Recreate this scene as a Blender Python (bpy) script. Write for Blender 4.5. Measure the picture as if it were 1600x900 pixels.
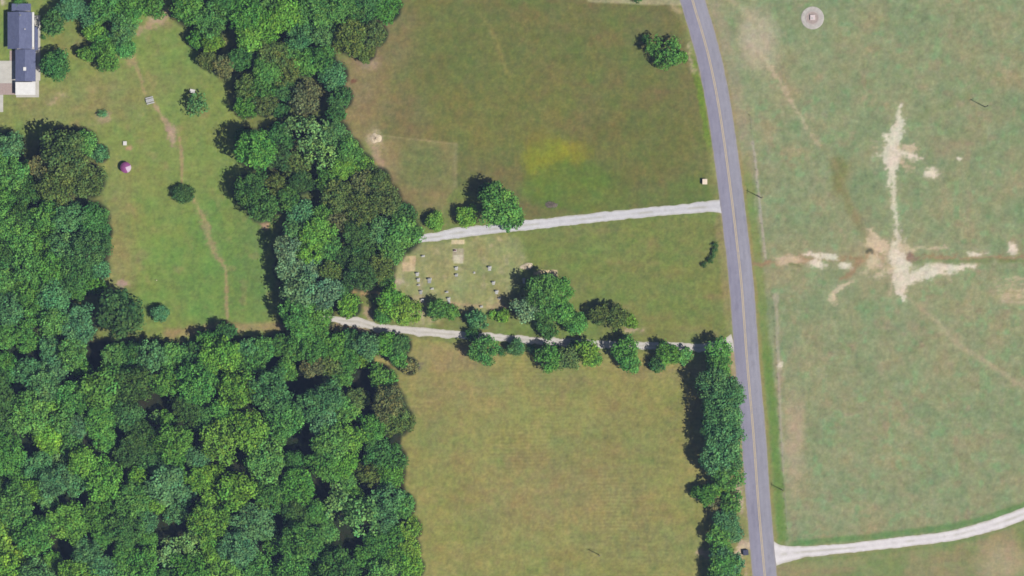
import bpy, math, random
import numpy as np

# ------------------------------------------------------------------ camera, sky, sun, exposure
S = 0.16                 # metres per photograph pixel on the ground
HC = 1000.0              # camera height
scene = bpy.context.scene
for o in list(bpy.data.objects): bpy.data.objects.remove(o)
C = scene.collection

cam = bpy.data.cameras.new('camera'); camo = bpy.data.objects.new('camera', cam); C.objects.link(camo)
camo.location = (0, 0, HC); camo.rotation_euler = (0, 0, 0)
cam.sensor_fit = 'HORIZONTAL'; cam.sensor_width = 36
cam.lens = 36 * HC / (1600 * S)
cam.clip_start = 1; cam.clip_end = 9000
scene.camera = camo

SUN_AZ = (0.89, -0.456)  # direction towards the sun on the ground (x east, y north)
SUN_EL = math.radians(61)
world = bpy.data.worlds.new('World'); scene.world = world; world.use_nodes = True
wn = world.node_tree; wn.nodes.clear()
sky = wn.nodes.new('ShaderNodeTexSky'); sky.sky_type = 'NISHITA'; sky.sun_disc = False
sky.sun_elevation = SUN_EL
sky.sun_rotation = math.atan2(SUN_AZ[0], SUN_AZ[1])
bgn = wn.nodes.new('ShaderNodeBackground'); bgn.inputs[1].default_value = 0.05
wo = wn.nodes.new('ShaderNodeOutputWorld')
wn.links.new(sky.outputs[0], bgn.inputs[0]); wn.links.new(bgn.outputs[0], wo.inputs[0])
sun = bpy.data.lights.new('sun', 'SUN'); sun.energy = 4.9; sun.angle = math.radians(0.55); sun.color = (1, 0.96, 0.90)
suno = bpy.data.objects.new('sun', sun); C.objects.link(suno)
sx, sy = SUN_AZ; n_ = math.hypot(sx, sy); sx /= n_; sy /= n_
from mathutils import Vector, Matrix
suno.rotation_euler = Vector((sx*math.cos(SUN_EL), sy*math.cos(SUN_EL), math.sin(SUN_EL))).to_track_quat('Z', 'Y').to_euler()
suno.location = (60, -40, 200)
scene.view_settings.view_transform = 'Standard'; scene.view_settings.look = 'None'
scene.view_settings.exposure = 0.75; scene.view_settings.gamma = 1; scene.view_settings.use_curve_mapping = False
scene.render.engine = 'CYCLES'
scene.cycles.max_bounces = 5; scene.cycles.diffuse_bounces = 3; scene.cycles.transmission_bounces = 3
scene.cycles.filter_width = 1.6

ALB = 0.435              # sunlit picture value -> real base colour
rnd = random.Random(7)

def lin(c):
    c = np.asarray(c, dtype=np.float64) / 255.0
    return np.where(c <= 0.04045, c / 12.92, ((c + 0.055) / 1.055) ** 2.4)
def base(c, k=ALB):
    v = lin(c) * k
    return (float(v[0]), float(v[1]), float(v[2]), 1.0)
def P(px, py, z=0.0):
    k = 1 - z / HC
    return ((px - 800) * S * k, (450 - py) * S * k)

# ------------------------------------------------------------------ materials
def newmat(name, rough=0.9):
    m = bpy.data.materials.new(name); m.use_nodes = True
    nt = m.node_tree; b = nt.nodes['Principled BSDF']
    b.inputs['Roughness'].default_value = rough
    b.inputs['Specular IOR Level'].default_value = 0.2
    return m, nt, b

def simple(name, col, var=0.12, scale=3.0, rough=0.85, detail=3, bump=0.0, k=ALB, stretch=None):
    m, nt, b = newmat(name, rough)
    tc = nt.nodes.new('ShaderNodeTexCoord'); mp = nt.nodes.new('ShaderNodeMapping')
    if stretch: mp.inputs['Scale'].default_value = stretch
    nt.links.new(tc.outputs['Object'], mp.inputs[0])
    no = nt.nodes.new('ShaderNodeTexNoise'); no.inputs['Scale'].default_value = scale; no.inputs['Detail'].default_value = detail
    nt.links.new(mp.outputs[0], no.inputs['Vector'])
    mr = nt.nodes.new('ShaderNodeMapRange'); mr.inputs[1].default_value = 0.3; mr.inputs[2].default_value = 0.7
    mr.inputs[3].default_value = 1 - var; mr.inputs[4].default_value = 1 + var
    nt.links.new(no.outputs['Fac'], mr.inputs[0])
    mx = nt.nodes.new('ShaderNodeVectorMath'); mx.operation = 'MULTIPLY'
    mx.inputs[0].default_value = base(col, k)[:3]
    nt.links.new(mr.outputs[0], mx.inputs[1]); nt.links.new(mx.outputs[0], b.inputs['Base Color'])
    if bump:
        bp = nt.nodes.new('ShaderNodeBump'); bp.inputs['Strength'].default_value = bump; bp.inputs['Distance'].default_value = 0.05
        nt.links.new(no.outputs['Fac'], bp.inputs['Height']); nt.links.new(bp.outputs[0], b.inputs['Normal'])
    return m

def attr_mat(name, amp=0.10, scale=2.2):
    m, nt, b = newmat(name, 0.95)
    b.inputs['Specular IOR Level'].default_value = 0.05
    at = nt.nodes.new('ShaderNodeAttribute'); at.attribute_name = 'col'
    geo = nt.nodes.new('ShaderNodeNewGeometry')
    no = nt.nodes.new('ShaderNodeTexNoise'); no.inputs['Scale'].default_value = scale; no.inputs['Detail'].default_value = 5; no.inputs['Roughness'].default_value = 0.65
    nt.links.new(geo.outputs['Position'], no.inputs['Vector'])
    mr = nt.nodes.new('ShaderNodeMapRange'); mr.inputs[1].default_value = 0.3; mr.inputs[2].default_value = 0.7
    mr.inputs[3].default_value = 1 - amp; mr.inputs[4].default_value = 1 + amp
    nt.links.new(no.outputs['Fac'], mr.inputs[0])
    mx = nt.nodes.new('ShaderNodeVectorMath'); mx.operation = 'MULTIPLY'
    nt.links.new(at.outputs['Color'], mx.inputs[0]); nt.links.new(mr.outputs[0], mx.inputs[1])
    nt.links.new(mx.outputs[0], b.inputs['Base Color'])
    return m

MAT_GROUND = attr_mat('grass_and_soil')
MAT_ROADTEX = attr_mat('asphalt', 0.05, 3.0)
MAT_GRAVEL = attr_mat('pale_gravel', 0.07, 3.0)

# leaves: colour from the object, variation from the mesh
def leaf_material():
    m = bpy.data.materials.new('leaves'); m.use_nodes = True; nt = m.node_tree; nt.nodes.clear()
    out = nt.nodes.new('ShaderNodeOutputMaterial')
    oi = nt.nodes.new('ShaderNodeObjectInfo'); at = nt.nodes.new('ShaderNodeAttribute'); at.attribute_name = 'col'
    mx = nt.nodes.new('ShaderNodeVectorMath'); mx.operation = 'MULTIPLY'
    nt.links.new(oi.outputs['Color'], mx.inputs[0]); nt.links.new(at.outputs['Color'], mx.inputs[1])
    d = nt.nodes.new('ShaderNodeBsdfDiffuse'); t = nt.nodes.new('ShaderNodeBsdfTranslucent'); ms = nt.nodes.new('ShaderNodeMixShader')
    ms.inputs[0].default_value = 0.22
    nt.links.new(mx.outputs[0], d.inputs[0]); nt.links.new(mx.outputs[0], t.inputs[0])
    nt.links.new(d.outputs[0], ms.inputs[1]); nt.links.new(t.outputs[0], ms.inputs[2]); nt.links.new(ms.outputs[0], out.inputs[0])
    return m
MAT_LEAF = leaf_material()
MAT_BARK = simple('bark', (95, 82, 68), 0.25, 4, 0.95)

# ------------------------------------------------------------------ mesh helpers
def mesh_np(name, v, f, mats=(), col=None):
    me = bpy.data.meshes.new(name)
    v = np.asarray(v, dtype=np.float32); f = np.asarray(f, dtype=np.int32); k = f.shape[1]
    me.vertices.add(len(v)); me.vertices.foreach_set('co', v.ravel())
    me.loops.add(f.size); me.loops.foreach_set('vertex_index', f.ravel())
    me.polygons.add(len(f)); me.polygons.foreach_set('loop_start', np.arange(0, f.size, k, dtype=np.int32))
    me.update(calc_edges=True)
    if col is not None:
        a = me.color_attributes.new('col', 'FLOAT_COLOR', 'POINT')
        c4 = np.ones((len(v), 4), dtype=np.float32); c4[:, :3] = col
        a.data.foreach_set('color', c4.ravel())
    for m in mats: me.materials.append(m)
    return me

class MB:
    def __init__(s): s.v = []; s.f = []
    def box(s, x0, x1, y0, y1, z0, z1):
        n = len(s.v)
        s.v += [(x0,y0,z0),(x1,y0,z0),(x1,y1,z0),(x0,y1,z0),(x0,y0,z1),(x1,y0,z1),(x1,y1,z1),(x0,y1,z1)]
        s.f += [tuple(n+i for i in q) for q in ((3,2,1,0),(4,5,6,7),(0,1,5,4),(1,2,6,5),(2,3,7,6),(3,0,4,7))]
        return s
    def tube(s, p, q, r0, r1, n=8, caps=True):
        p = Vector(p); q = Vector(q); d = (q-p).normalized()
        a = d.orthogonal().normalized(); b = d.cross(a); k = len(s.v)
        for c, r in ((p, r0), (q, r1)):
            for i in range(n):
                t = 2*math.pi*i/n; s.v.append(tuple(c + a*math.cos(t)*r + b*math.sin(t)*r))
        for i in range(n):
            j = (i+1) % n; s.f.append((k+i, k+j, k+n+j, k+n+i))
        if caps: s.f.append(tuple(k+n+i for i in range(n))); s.f.append(tuple(k+n-1-i for i in range(n)))
        return s
    def lathe(s, prof, n=32, ctr=(0,0)):
        k = len(s.v)
        for r, z in prof:
            for i in range(n):
                t = 2*math.pi*i/n; s.v.append((ctr[0]+r*math.cos(t), ctr[1]+r*math.sin(t), z))
        for a in range(len(prof)-1):
            for i in range(n):
                j = (i+1) % n; s.f.append((k+a*n+i, k+a*n+j, k+(a+1)*n+j, k+(a+1)*n+i))
        return s
    def poly(s, pts): 
        k = len(s.v); s.v += [tuple(p) for p in pts]; s.f.append(tuple(range(k, k+len(pts)))); return s
    def gable(s, x0, x1, y0, y1, z0, zr, t=0.14, axis='y'):
        # two sloping slabs meeting on a ridge that runs along the axis
        if axis == 'y':
            xm = (x0+x1)/2
            for a, b in ((x0, xm), (x1, xm)):
                k = len(s.v)
                s.v += [(a,y0,z0),(b,y0,zr),(b,y1,zr),(a,y1,z0),(a,y0,z0-t),(b,y0,zr-t),(b,y1,zr-t),(a,y1,z0-t)]
                s.f += [tuple(k+i for i in q) for q in ((0,1,2,3),(7,6,5,4),(0,4,5,1),(3,2,6,7),(0,3,7,4))]
        return s
    def mesh(s, name, mat, bevel=0):
        me = bpy.data.meshes.new(name); me.from_pydata(s.v, [], s.f); me.materials.append(mat); me.update()
        import bmesh
        bm = bmesh.new(); bm.from_mesh(me); bmesh.ops.recalc_face_normals(bm, faces=bm.faces)
        if bevel: bmesh.ops.bevel(bm, geom=list(bm.edges), offset=bevel, segments=2, affect='EDGES', profile=0.6)
        bm.to_mesh(me); bm.free()
        return me
    def build(s, name, mat, parent=None, bevel=0, loc=None, rotz=0):
        o = bpy.data.objects.new(name, s.mesh(name, mat, bevel)); C.objects.link(o)
        if parent: o.parent = parent
        if loc: o.location = loc
        if rotz: o.rotation_euler = (0, 0, rotz)
        return o

def tag(o, label, cat, group=None):
    o['label'] = label; o['category'] = cat
    if group: o['group'] = group
    return o
def thing(name, label, cat, px, py, rotz=0, group=None, z=0.0):
    o = bpy.data.objects.new(name, None); C.objects.link(o); x, y = P(px, py)
    o.location = (x, y, z); o.rotation_euler = (0, 0, rotz); o.empty_display_size = 0.5
    return tag(o, label, cat, group)

# ------------------------------------------------------------------ noise and masks
def vnoise(x, y, seed=0):
    xi = np.floor(x).astype(np.int64); yi = np.floor(y).astype(np.int64); fx = x - xi; fy = y - yi
    fx = fx*fx*(3-2*fx); fy = fy*fy*(3-2*fy)
    def h(a, b):
        n = (a*374761393 + b*668265263 + seed*974634777) & 0xffffffff
        n = ((n ^ (n >> 13)) * 1274126177) & 0xffffffff
        n = n ^ (n >> 16)
        return (n & 0xffff) / 65535.0
    return (h(xi, yi)*(1-fx)+h(xi+1, yi)*fx)*(1-fy) + (h(xi, yi+1)*(1-fx)+h(xi+1, yi+1)*fx)*fy
def fbm(x, y, sc, oct=4, seed=0, gain=0.5):
    t = np.zeros_like(x); a = 1.0; tot = 0
    for i in range(oct):
        t += a*(vnoise(x/sc*2**i, y/sc*2**i, seed+i*17)-0.5); tot += a; a *= gain
    return t/tot*2      # about -1..1
def sstep(a, b, x):
    t = np.clip((x-a)/(b-a), 0, 1); return t*t*(3-2*t)
def seg_dist(x, y, pts, ws):
    """distance to the polyline minus the local half width (all in photo pixels)"""
    best = np.full(x.shape, 1e9)
    for (a, wa), (b, wb) in zip(list(zip(pts, ws))[:-1], list(zip(pts, ws))[1:]):
        dx, dy = b[0]-a[0], b[1]-a[1]; L = dx*dx+dy*dy+1e-9
        t = np.clip(((x-a[0])*dx+(y-a[1])*dy)/L, 0, 1)
        d = np.hypot(x-a[0]-t*dx, y-a[1]-t*dy) - (wa+(wb-wa)*t)/2
        best = np.minimum(best, d)
    return best
def poly_sd(x, y, poly):
    """signed distance, negative inside"""
    ins = np.zeros(x.shape, bool); d = np.full(x.shape, 1e9); n = len(poly)
    for i in range(n):
        x0, y0 = poly[i]; x1, y1 = poly[(i+1) % n]
        c = ((y0 > y) != (y1 > y)); 
        with np.errstate(divide='ignore', invalid='ignore'):
            xc = (x1-x0)*(y-y0)/((y1-y0) if y1 != y0 else 1e-9)+x0
        ins ^= c & (x < xc)
        dx, dy = x1-x0, y1-y0; t = np.clip(((x-x0)*dx+(y-y0)*dy)/(dx*dx+dy*dy+1e-9), 0, 1)
        d = np.minimum(d, np.hypot(x-x0-t*dx, y-y0-t*dy))
    return np.where(ins, -d, d)

# ------------------------------------------------------------------ layout in photograph pixels
ROAD = [(1030,-260),(1056,-100),(1082,0),(1097,50),(1110,100),(1122,160),(1132,225),(1142,300),(1151,375),(1159,450),(1167,560),(1177,675),(1185,787),(1195,900),(1205,1000),(1222,1200)]
DRIVE_N = [(1128,322),(1108,323),(1050,328),(960,337),(880,346),(820,352),(760,359),(715,364),(690,369),(655,373)]
DRIVE_NW = [24,17,15,15,15,16,15,17,14,12]
LANE_S = [(500,496),(525,500),(560,503),(590,512),(640,517),(700,522),(760,526),(820,531),(900,536),(1000,540),(1060,542),(1100,543),(1128,540),(1146,536)]
LANE_SW = [6,10,15,14,13,13,12,12,12,12,13,14,18,30]
DRIVE_E = [(1205,866),(1222,866),(1260,862),(1330,856),(1400,848),(1480,838),(1540,824),(1600,803),(1680,770),(1800,715)]
DRIVE_EW = [46,28,17,15,16,16,18,19,18,18]

TC = {'g': (82,122,62), 'y': (96,134,54), 'd': (62,94,54), 'o': (84,98,54), 'b': (86,122,76), 'p': (100,134,84),
      'm': (76,114,52), 'n': (98,100,66), 'k': (58,78,44), 'v': (108,140,54)}
MEANC = np.array((80,118,56.))
TC['h'] = (96,122,94); TC['b'] = (78,114,82)
for k_ in TC:
    if k_ not in 'pnho': TC[k_] = tuple(np.array(TC[k_])*.76+MEANC*.24)
    TC[k_] = tuple(np.array(TC[k_])*np.array((.97, 1.0, .90)))
TW = {'h': 'hazy blue-grey', 'g': 'green', 'y': 'bright green', 'd': 'dark green', 'o': 'olive', 'b': 'bluish green', 'p': 'pale grey-green',
      'm': 'plain green', 'n': 'brownish', 'k': 'very dark green', 'v': 'yellow-green'}

# (px, py, radius, colour, height factor, region[, own label])
T = []
def add(region, lst):
    for t in lst:
        T.append(dict(x=t[0], y=t[1], r=t[2], c=t[3], h=t[4] if len(t) > 4 else 1.0, reg=region, lab=t[5] if len(t) > 5 else None))
add('house', [(86,34,21,'d',.9,'dark green tree just right of the top end of the house'),
  (88,102,25,'d',.9,'round dark green tree beside the right wall of the slate-roofed house'),
  (112,10,24,'b'),(140,22,20,'b'),(165,12,26,'g'),(200,14,27,'g'),(192,46,25,'b'),(150,50,18,'v'),(166,70,21,'g'),
  (168,96,18,'m'),(196,74,19,'g'),(238,10,20,'g'),(138,84,15,'m'),(68,58,5,'d',.8,'tiny round shrub at the right edge of the house'),
  (30,3,10,'d',.8,'low shrub behind the top end of the house')])
add('west', [(100,238,36,'o',1.15),(72,262,24,'n',1),(88,290,28,'o'),(136,282,26,'o'),(132,222,19,'g'),(157,240,13,'b',.8),
  (14,228,22,'b',1.1),(-8,255,24,'g'),(20,270,25,'g'),(42,300,20,'d'),(8,305,22,'m'),
  (143,342,26,'d'),(108,340,24,'b'),(72,338,25,'g'),(36,340,20,'d'),(6,350,24,'g'),(34,376,26,'g'),(70,382,24,'m'),(104,386,26,'b'),
  (142,388,28,'d',1.1),(158,362,16,'d'),(4,400,22,'d'),(44,418,24,'g'),(82,420,25,'m'),(120,424,26,'d'),(152,420,18,'b'),
  (8,440,24,'g'),(48,456,25,'g'),(86,462,26,'b'),(12,484,25,'b'),(122,452,16,'m'),(150,446,14,'y',.8),(48,494,22,'g'),(84,502,24,'g'),(122,506,28,'b'),(8,524,22,'m'),(40,530,20,'g')])
add('lawn', [(187,490,40,'k',1.0,'large very dark tree at the wood edge left of the lawn, pink dirt above it'),
  (250,490,15,'b',.8,'small grey-green round tree right of the large very dark tree'),
  (308,163,19,'b',.8,'pale grey-green tree alone on the upper lawn below a small white box'),
  (161,178,9,'b',.5,'sparse little shrub on the tan part of the lawn below the house'),
  (287,303,18,'k',.6,'dense dark oval bush standing on the lawn footpath')])
add('north', [(296,14,26,'m'),(330,32,26,'g'),(352,8,22,'d'),(385,22,28,'m'),(420,40,26,'y'),(428,8,22,'g'),(452,22,26,'y',.95),(392,58,22,'y'),
  (470,55,22,'b'),(495,18,28,'g'),(536,14,26,'g'),(572,10,24,'d'),(603,12,22,'m'),(506,50,22,'b'),(548,58,26,'o'),(584,52,20,'o'),(570,80,16,'o',.8),
  (332,66,16,'v',.7),(308,62,15,'m',.7),(326,92,16,'o',.9),(350,104,17,'n',.9),(376,92,19,'d',.9),(396,84,10,'p',1.15),
  (426,84,22,'o'),(418,112,22,'m'),(452,86,20,'g'),(448,114,22,'o'),(478,98,21,'g'),(504,92,20,'d'),(520,118,22,'b'),(532,152,18,'d'),
  (524,178,14,'d'),(478,152,25,'n',.9),(450,142,17,'d'),(412,138,18,'m'),(386,136,19,'o'),(384,166,18,'m',.9),(414,164,17,'o',.8),(440,172,12,'d',.7)])
add('middle', [(488,208,26,'p',1.05),(456,196,15,'p'),(522,212,24,'b',1),(504,240,24,'p'),(545,236,20,'g'),(562,258,20,'y',.9),(536,262,19,'y'),
  (438,212,20,'d'),(400,234,30,'g',1.1),(384,216,16,'d'),(434,246,20,'k'),(462,258,20,'o',.95),(470,284,19,'k'),(392,298,26,'d',1.05),(410,322,24,'d'),
  (432,288,18,'o',.9),(450,310,20,'d'),(470,330,20,'b'),(512,284,18,'m'),(532,306,26,'o'),(566,286,20,'n'),(590,282,20,'o'),(602,310,24,'o'),(566,324,26,'o'),
  (628,336,20,'d'),(506,334,18,'m'),(498,362,24,'y'),(528,344,16,'n'),(628,366,28,'g',1.05),(594,360,22,'b'),(612,392,20,'g'),(558,366,22,'k'),(568,396,20,'k'),
  (462,362,20,'b',.9),(448,388,20,'h',1.1),(482,390,22,'y'),(514,392,22,'g'),(540,404,18,'k'),(594,418,22,'o',.8),(564,428,24,'k'),(602,436,14,'d',.7),
  (452,420,22,'h',1.1),(484,424,22,'h'),(516,426,18,'o'),(468,454,27,'h',1.1),(508,458,24,'h'),(536,452,14,'d'),(462,488,24,'g',1.1),(496,492,24,'m'),
  (545,478,18,'v',.7),(474,514,20,'g'),(500,520,16,'m')])
add('driveway', [(780,322,33,'g',1.1,'big dark green tree overhanging the upper gravel drive'),
  (765,300,18,'d',1.1,'dark green crown on the upper left of the big driveway tree'),
  (802,340,20,'g',1,'mid green crown at the lower right of the big driveway tree, over the gravel'),
  (730,338,18,'y',.85,'small bright green tree left of the big tree on the upper drive'),
  (680,346,16,'v',.7,'yellow-green bush at the left end of the upper gravel drive')])
add('field', [(1046,86,20,'g',1.25,'open-crowned green tree in the top field near the road, lower part of its clump'),
  (1024,74,17,'g',1.3,'thin green crown at the upper left of the clump in the top field'),
  (1064,90,11,'y',1.0,'small bright crown at the road end of the clump in the top field'),
  (1034,98,13,'m',1.0,'low green crown at the bottom of the clump in the top field'),
  (1010,62,9,'d',1.2,'thin dark crown at the far upper left of the clump in the top field'),
  (1052,68,12,'g',1.2,'small green crown on the road side of the clump in the top field'),
  (997,-3,10,'d',.8,'dark shrub cut by the top edge of the photo above the brown field'),
  (1118,383,6,'k',.9,'dark low shrub beside the road, topmost of the short ragged row'),
  (1117,391,6,'k',.9,'dark low shrub beside the road, second down the short ragged row'),
  (1114,399,6,'k',.85,'dark low shrub beside the road, third down the short ragged row'),
  (1109,407,6,'k',.85,'dark low shrub beside the road, fourth down the short ragged row'),
  (1100,414,5.5,'k',.8,'small dark shrub at the lower left end of the short ragged row')])
add('lane', [(612,470,24,'y',1.0),(634,486,25,'v',1.0),(600,492,16,'m',.9),(684,484,18,'m',.8),(706,488,13,'g',.7),(745,500,17,'b',.9),(738,522,12,'d',.8),
  (786,494,12,'v',.6),(770,492,9,'v',.5),(846,456,28,'g',1.1),(872,452,24,'g',1.05),(822,482,22,'h',1.1),(850,490,22,'d'),(876,484,22,'g'),(900,504,20,'g'),(856,516,16,'d',.9),
  (938,492,18,'o'),(962,494,20,'o'),(984,502,13,'v',.8),
  (756,546,24,'g',1),(784,550,9,'d',.6),(806,543,15,'b',.7),(830,545,8,'d',.6),(858,558,22,'m',.9),(886,560,20,'o',.9),(918,548,20,'v',1),(898,540,11,'d',.8),(930,562,12,'y',.7),
  (978,546,22,'m',1),(984,566,18,'g',.9),(1044,552,20,'m',.9),(1066,556,16,'g',.8),(1026,570,13,'d',.8)])
add('roadside', [(1124,548,16,'g',1.2),(1123,572,17,'m',1.2),(1118,600,22,'b',1.1),(1140,612,18,'b',1),(1128,632,24,'b',1.15),(1136,660,22,'b',1),(1118,668,20,'d',1.1),
  (1130,690,24,'b',1.15),(1140,716,18,'b',1),(1120,722,20,'b',1.1),(1134,742,20,'g',1),(1104,772,15,'m',.9),(1090,768,10,'m',.8),(1126,762,14,'v',.7),(1120,786,13,'n',.8),(1142,786,16,'g',1),
  (1136,812,17,'b',1),(1124,834,16,'g',1),(1146,834,13,'b',.9),(1126,858,15,'m',.9),(1130,882,19,'g',1),(1148,880,14,'b',.9),(1126,906,18,'g',1),(1128,870,16,'b',1),(1140,826,15,'b',1),(1132,895,18,'b',1),(1144,908,14,'m',1)])
SWT = [(300,548,20,'d'),(328,528,20,'m'),(352,518,15,'d',1.2),(356,546,24,'y'),(268,548,20,'g'),(388,540,20,'b'),(412,536,18,'g'),(436,540,16,'m'),
  (330,560,22,'y'),(240,548,24,'b'),(204,546,22,'d'),(178,550,21,'g',.9),(440,530,10,'d',.9),(460,546,18,'m',1.1),(392,568,22,'g'),(490,544,22,'m',1.1),(520,540,20,'m'),(548,534,18,'d'),(572,540,20,'b'),
  (602,538,18,'m'),(626,540,16,'d'),(545,560,18,'m'),(518,570,20,'o'),(488,572,18,'n',.8),(536,586,18,'g'),(596,590,20,'g',.9),(622,560,14,'g',.8),(640,572,13,'n',.5),(572,562,12,'v',.5),
  (486,632,24,'b',1.15),(512,622,26,'b',1.1),(502,654,24,'b',1.1),(536,644,22,'g',1),(606,630,26,'n',.9),(620,656,24,'o',1),(584,668,22,'m',.9),(560,622,18,'o',.8),
  (518,690,28,'g',1.2),(544,686,24,'y',1.2),(510,726,26,'g',1.15),(538,722,22,'y',1.1),(592,706,24,'d',.9),(614,716,20,'d',.9),(610,740,22,'m'),(580,738,22,'o',.8),
  (532,790,26,'p',1.2),(566,806,30,'p',1.15),(548,776,20,'m',1.0),(604,778,24,'b'),(628,790,20,'g'),(600,808,22,'b'),(640,826,18,'v',.9),(638,856,18,'v',.9),(644,886,18,'y',.9),(612,838,20,'m'),
  (590,852,22,'m'),(618,872,20,'m'),(222,682,26,'k',1),(204,706,24,'k',.9),(166,690,16,'g'),(310,748,20,'v',1.1),(330,742,18,'v'),(290,640,22,'k',1),(316,652,20,'d'),(60,726,24,'b',1.1),(86,752,26,'b',1.1),
  (88,716,18,'p',1.1),(112,690,18,'g'),(130,722,24,'y',1.1),(70,602,24,'b',1.1),(44,580,22,'b',1.15),(88,576,22,'b',1.05),(112,622,24,'g'),(218,704,8,'p',1.2),(276,800,18,'b',1.1),(268,864,22,'p',1),(300,848,20,'p',.95),
  (226,880,24,'g',1.1),(160,886,24,'b',1.1),(136,862,22,'b',1.05),(244,652,10,'p',1.1)]
add('southwest', SWT)
# the rest of the wood: crowns of mixed size packed between those above, leaving the dark gaps
WOOD = [(-12,540),(160,532),(240,545),(300,552),(430,550),(560,560),(620,590),(632,650),(622,720),(642,800),(650,905),(-12,905)]
GAPS = [(146,556,8),(22,610,6),(112,594,8),(466,618,17),(474,598,11),(478,700,15),(482,672,8),(206,722,11),(252,828,12),(100,882,8),(508,772,17),(514,752,11),(96,856,6),
        (563,640,9),(568,690,10),(570,588,9),(176,632,8),(10,740,10),(124,792,8),(364,720,9),(312,560,8),(535,848,12),(566,895,12),(240,614,8)]
def inpoly(x, y, poly):
    r = False; n = len(poly)
    for i in range(n):
        x0, y0 = poly[i]; x1, y1 = poly[(i+1) % n]
        if (y0 > y) != (y1 > y) and x < (x1-x0)*(y-y0)/(y1-y0)+x0: r = not r
    return r
for t in T:
    if t['reg'] == 'southwest' and t['y'] < 552 and t['x'] < 445 and t['r'] > 16: t['y'] += 8; t['h'] *= .85
rf = random.Random(11)
sw = [t for t in T if t['reg'] in ('southwest', 'west', 'lawn')]
for rr, spacing in ((30, .80), (25, .79), (20, .77), (16, .75)):
    for _ in range(2600):
        x = rf.uniform(-10, 655); y = rf.uniform(535, 905)
        if not inpoly(x, y, WOOD): continue
        r = rr*rf.uniform(.9, 1.12)
        if any(math.hypot(x-g[0], y-g[1]) < g[2]*.85+r*.72 for g in GAPS): continue
        if any(math.hypot(x-t['x'], y-t['y']) < spacing*(r+t['r']) for t in sw): continue
        # patches of one kind stand together
        q = float(fbm(np.array([x]), np.array([y]), 90, 2, 5)[0]) + rf.uniform(-.35, .35)
        c = 'k' if q < -.50 else 'd' if q < -.28 else 'm' if q < -.03 else 'g' if q < .22 else 'b' if q < .36 else 'y' if q < .6 else 'v'
        if y > 540 and x > 300 and c == 'b' and rf.random() < .5: c = 'm'
        t = dict(x=x, y=y, r=r, c=c, h=rf.uniform(.82, 1.18), reg='southwest', lab=None, fill=1); T.append(t); sw.append(t)
# the smallest crowns of the deep wood, past three hundred trees, become one understorey
nb = [t for t in T if t['r']*S*(1.2 if t['reg'] in ('southwest', 'west', 'north', 'middle') else 1.3) >= 1.9 and t['h'] > .65]
extra = max(0, len(nb)-296)
small = sorted([t for t in T if t['reg'] == 'southwest' and not t['lab'] and t in nb], key=lambda t: t['r'])[:extra]
for t in small: t['under'] = 1
print('trees', len(T), 'understorey', len(small))

# ------------------------------------------------------------------ ground colours
fx0, fx1, fy0, fy1 = -150.0, 150.0, -88.0, 88.0
step = 0.27
xs = np.arange(fx0, fx1+step, step); ys = np.arange(fy0, fy1+step, step)
far = np.array([12., 30, 70, 160, 350, 800, 1800, 4000])
xs = np.concatenate([(fx0-far)[::-1], xs, xs[-1]+far]); ys = np.concatenate([(fy0-far)[::-1], ys, ys[-1]+far])
GX, GY = np.meshgrid(xs, ys)
px = GX/S+800; py = 450-GY/S
wx = px + 7*fbm(px, py, 26, 3, 101); wy = py + 7*fbm(px, py, 26, 3, 202)   # warped: ragged edges
ux = px + 3*fbm(px, py, 9, 2, 301); uy = py + 3*fbm(px, py, 9, 2, 402)
n_big = fbm(px, py, 150, 4, 1); n_mid = fbm(px, py, 40, 4, 2); n_fin = fbm(px, py, 9, 3, 3, .7); n_px = fbm(px, py, 3.4, 2, 4, .7)
n_str = fbm(px, py*3.5, 60, 4, 9)
col = np.zeros(GX.shape+(3,)); col[:] = (128,130,82)
def paint(mask, c, a=1.0):
    m = (np.clip(mask, 0, 1)*a)[..., None]
    col[:] = col*(1-m) + np.asarray(c, float)*m
def soft(sd, w): return 1 - sstep(-w, w, sd)
def blob(cx, cy, rx, ry, c, a=1.0, edge=.35, X=None, Y=None):
    X = wx if X is None else X; Y = wy if Y is None else Y
    d = np.hypot((X-cx)/rx, (Y-cy)/ry); paint(1-sstep(1-edge, 1+edge, d), c, a)
roadx = np.interp(py, [p[1] for p in ROAD], [p[0] for p in ROAD])
# east pasture
east = sstep(-2, 2, px-roadx)
pst = np.zeros_like(col); pst[:] = (144,150,109)
g1 = sstep(-.05, .55, n_mid+.35*n_big)[..., None]; g2 = sstep(.1, .7, -n_mid-.3*n_big)[..., None]
pst = pst*(1-.5*g1)+np.array((122,143,100))*.5*g1; pst = pst*(1-.55*g2)+np.array((162,152,112))*.55*g2
g3 = sstep(.2, .6, fbm(px, py, 13, 3, 44))[..., None]; pst = pst*(1-.45*g3)+np.array((106,136,92))*.55*g3
g4 = sstep(.3, .7, fbm(px, py, 18, 3, 54))[..., None]; pst = pst*(1-.45*g4)+np.array((158,142,112))*.45*g4
gb = sstep(-.1, .7, fbm(px, py, 260, 3, 64))[..., None]; pst = pst*(1-.5*gb)+np.array((156,157,118))*.5*gb
pst += (n_fin*7+n_px*5)[..., None]
# west: default is the middle field
mid = np.zeros_like(col); mid[:] = (124,132,70)
a1 = sstep(-.1, .6, n_mid)[..., None]; mid = mid*(1-.5*a1)+np.array((108,130,62))*.5*a1
a2 = sstep(0, .6, -n_str)[..., None]; mid = mid*(1-.5*a2)+np.array((140,130,84))*.5*a2
col[:] = mid
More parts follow.
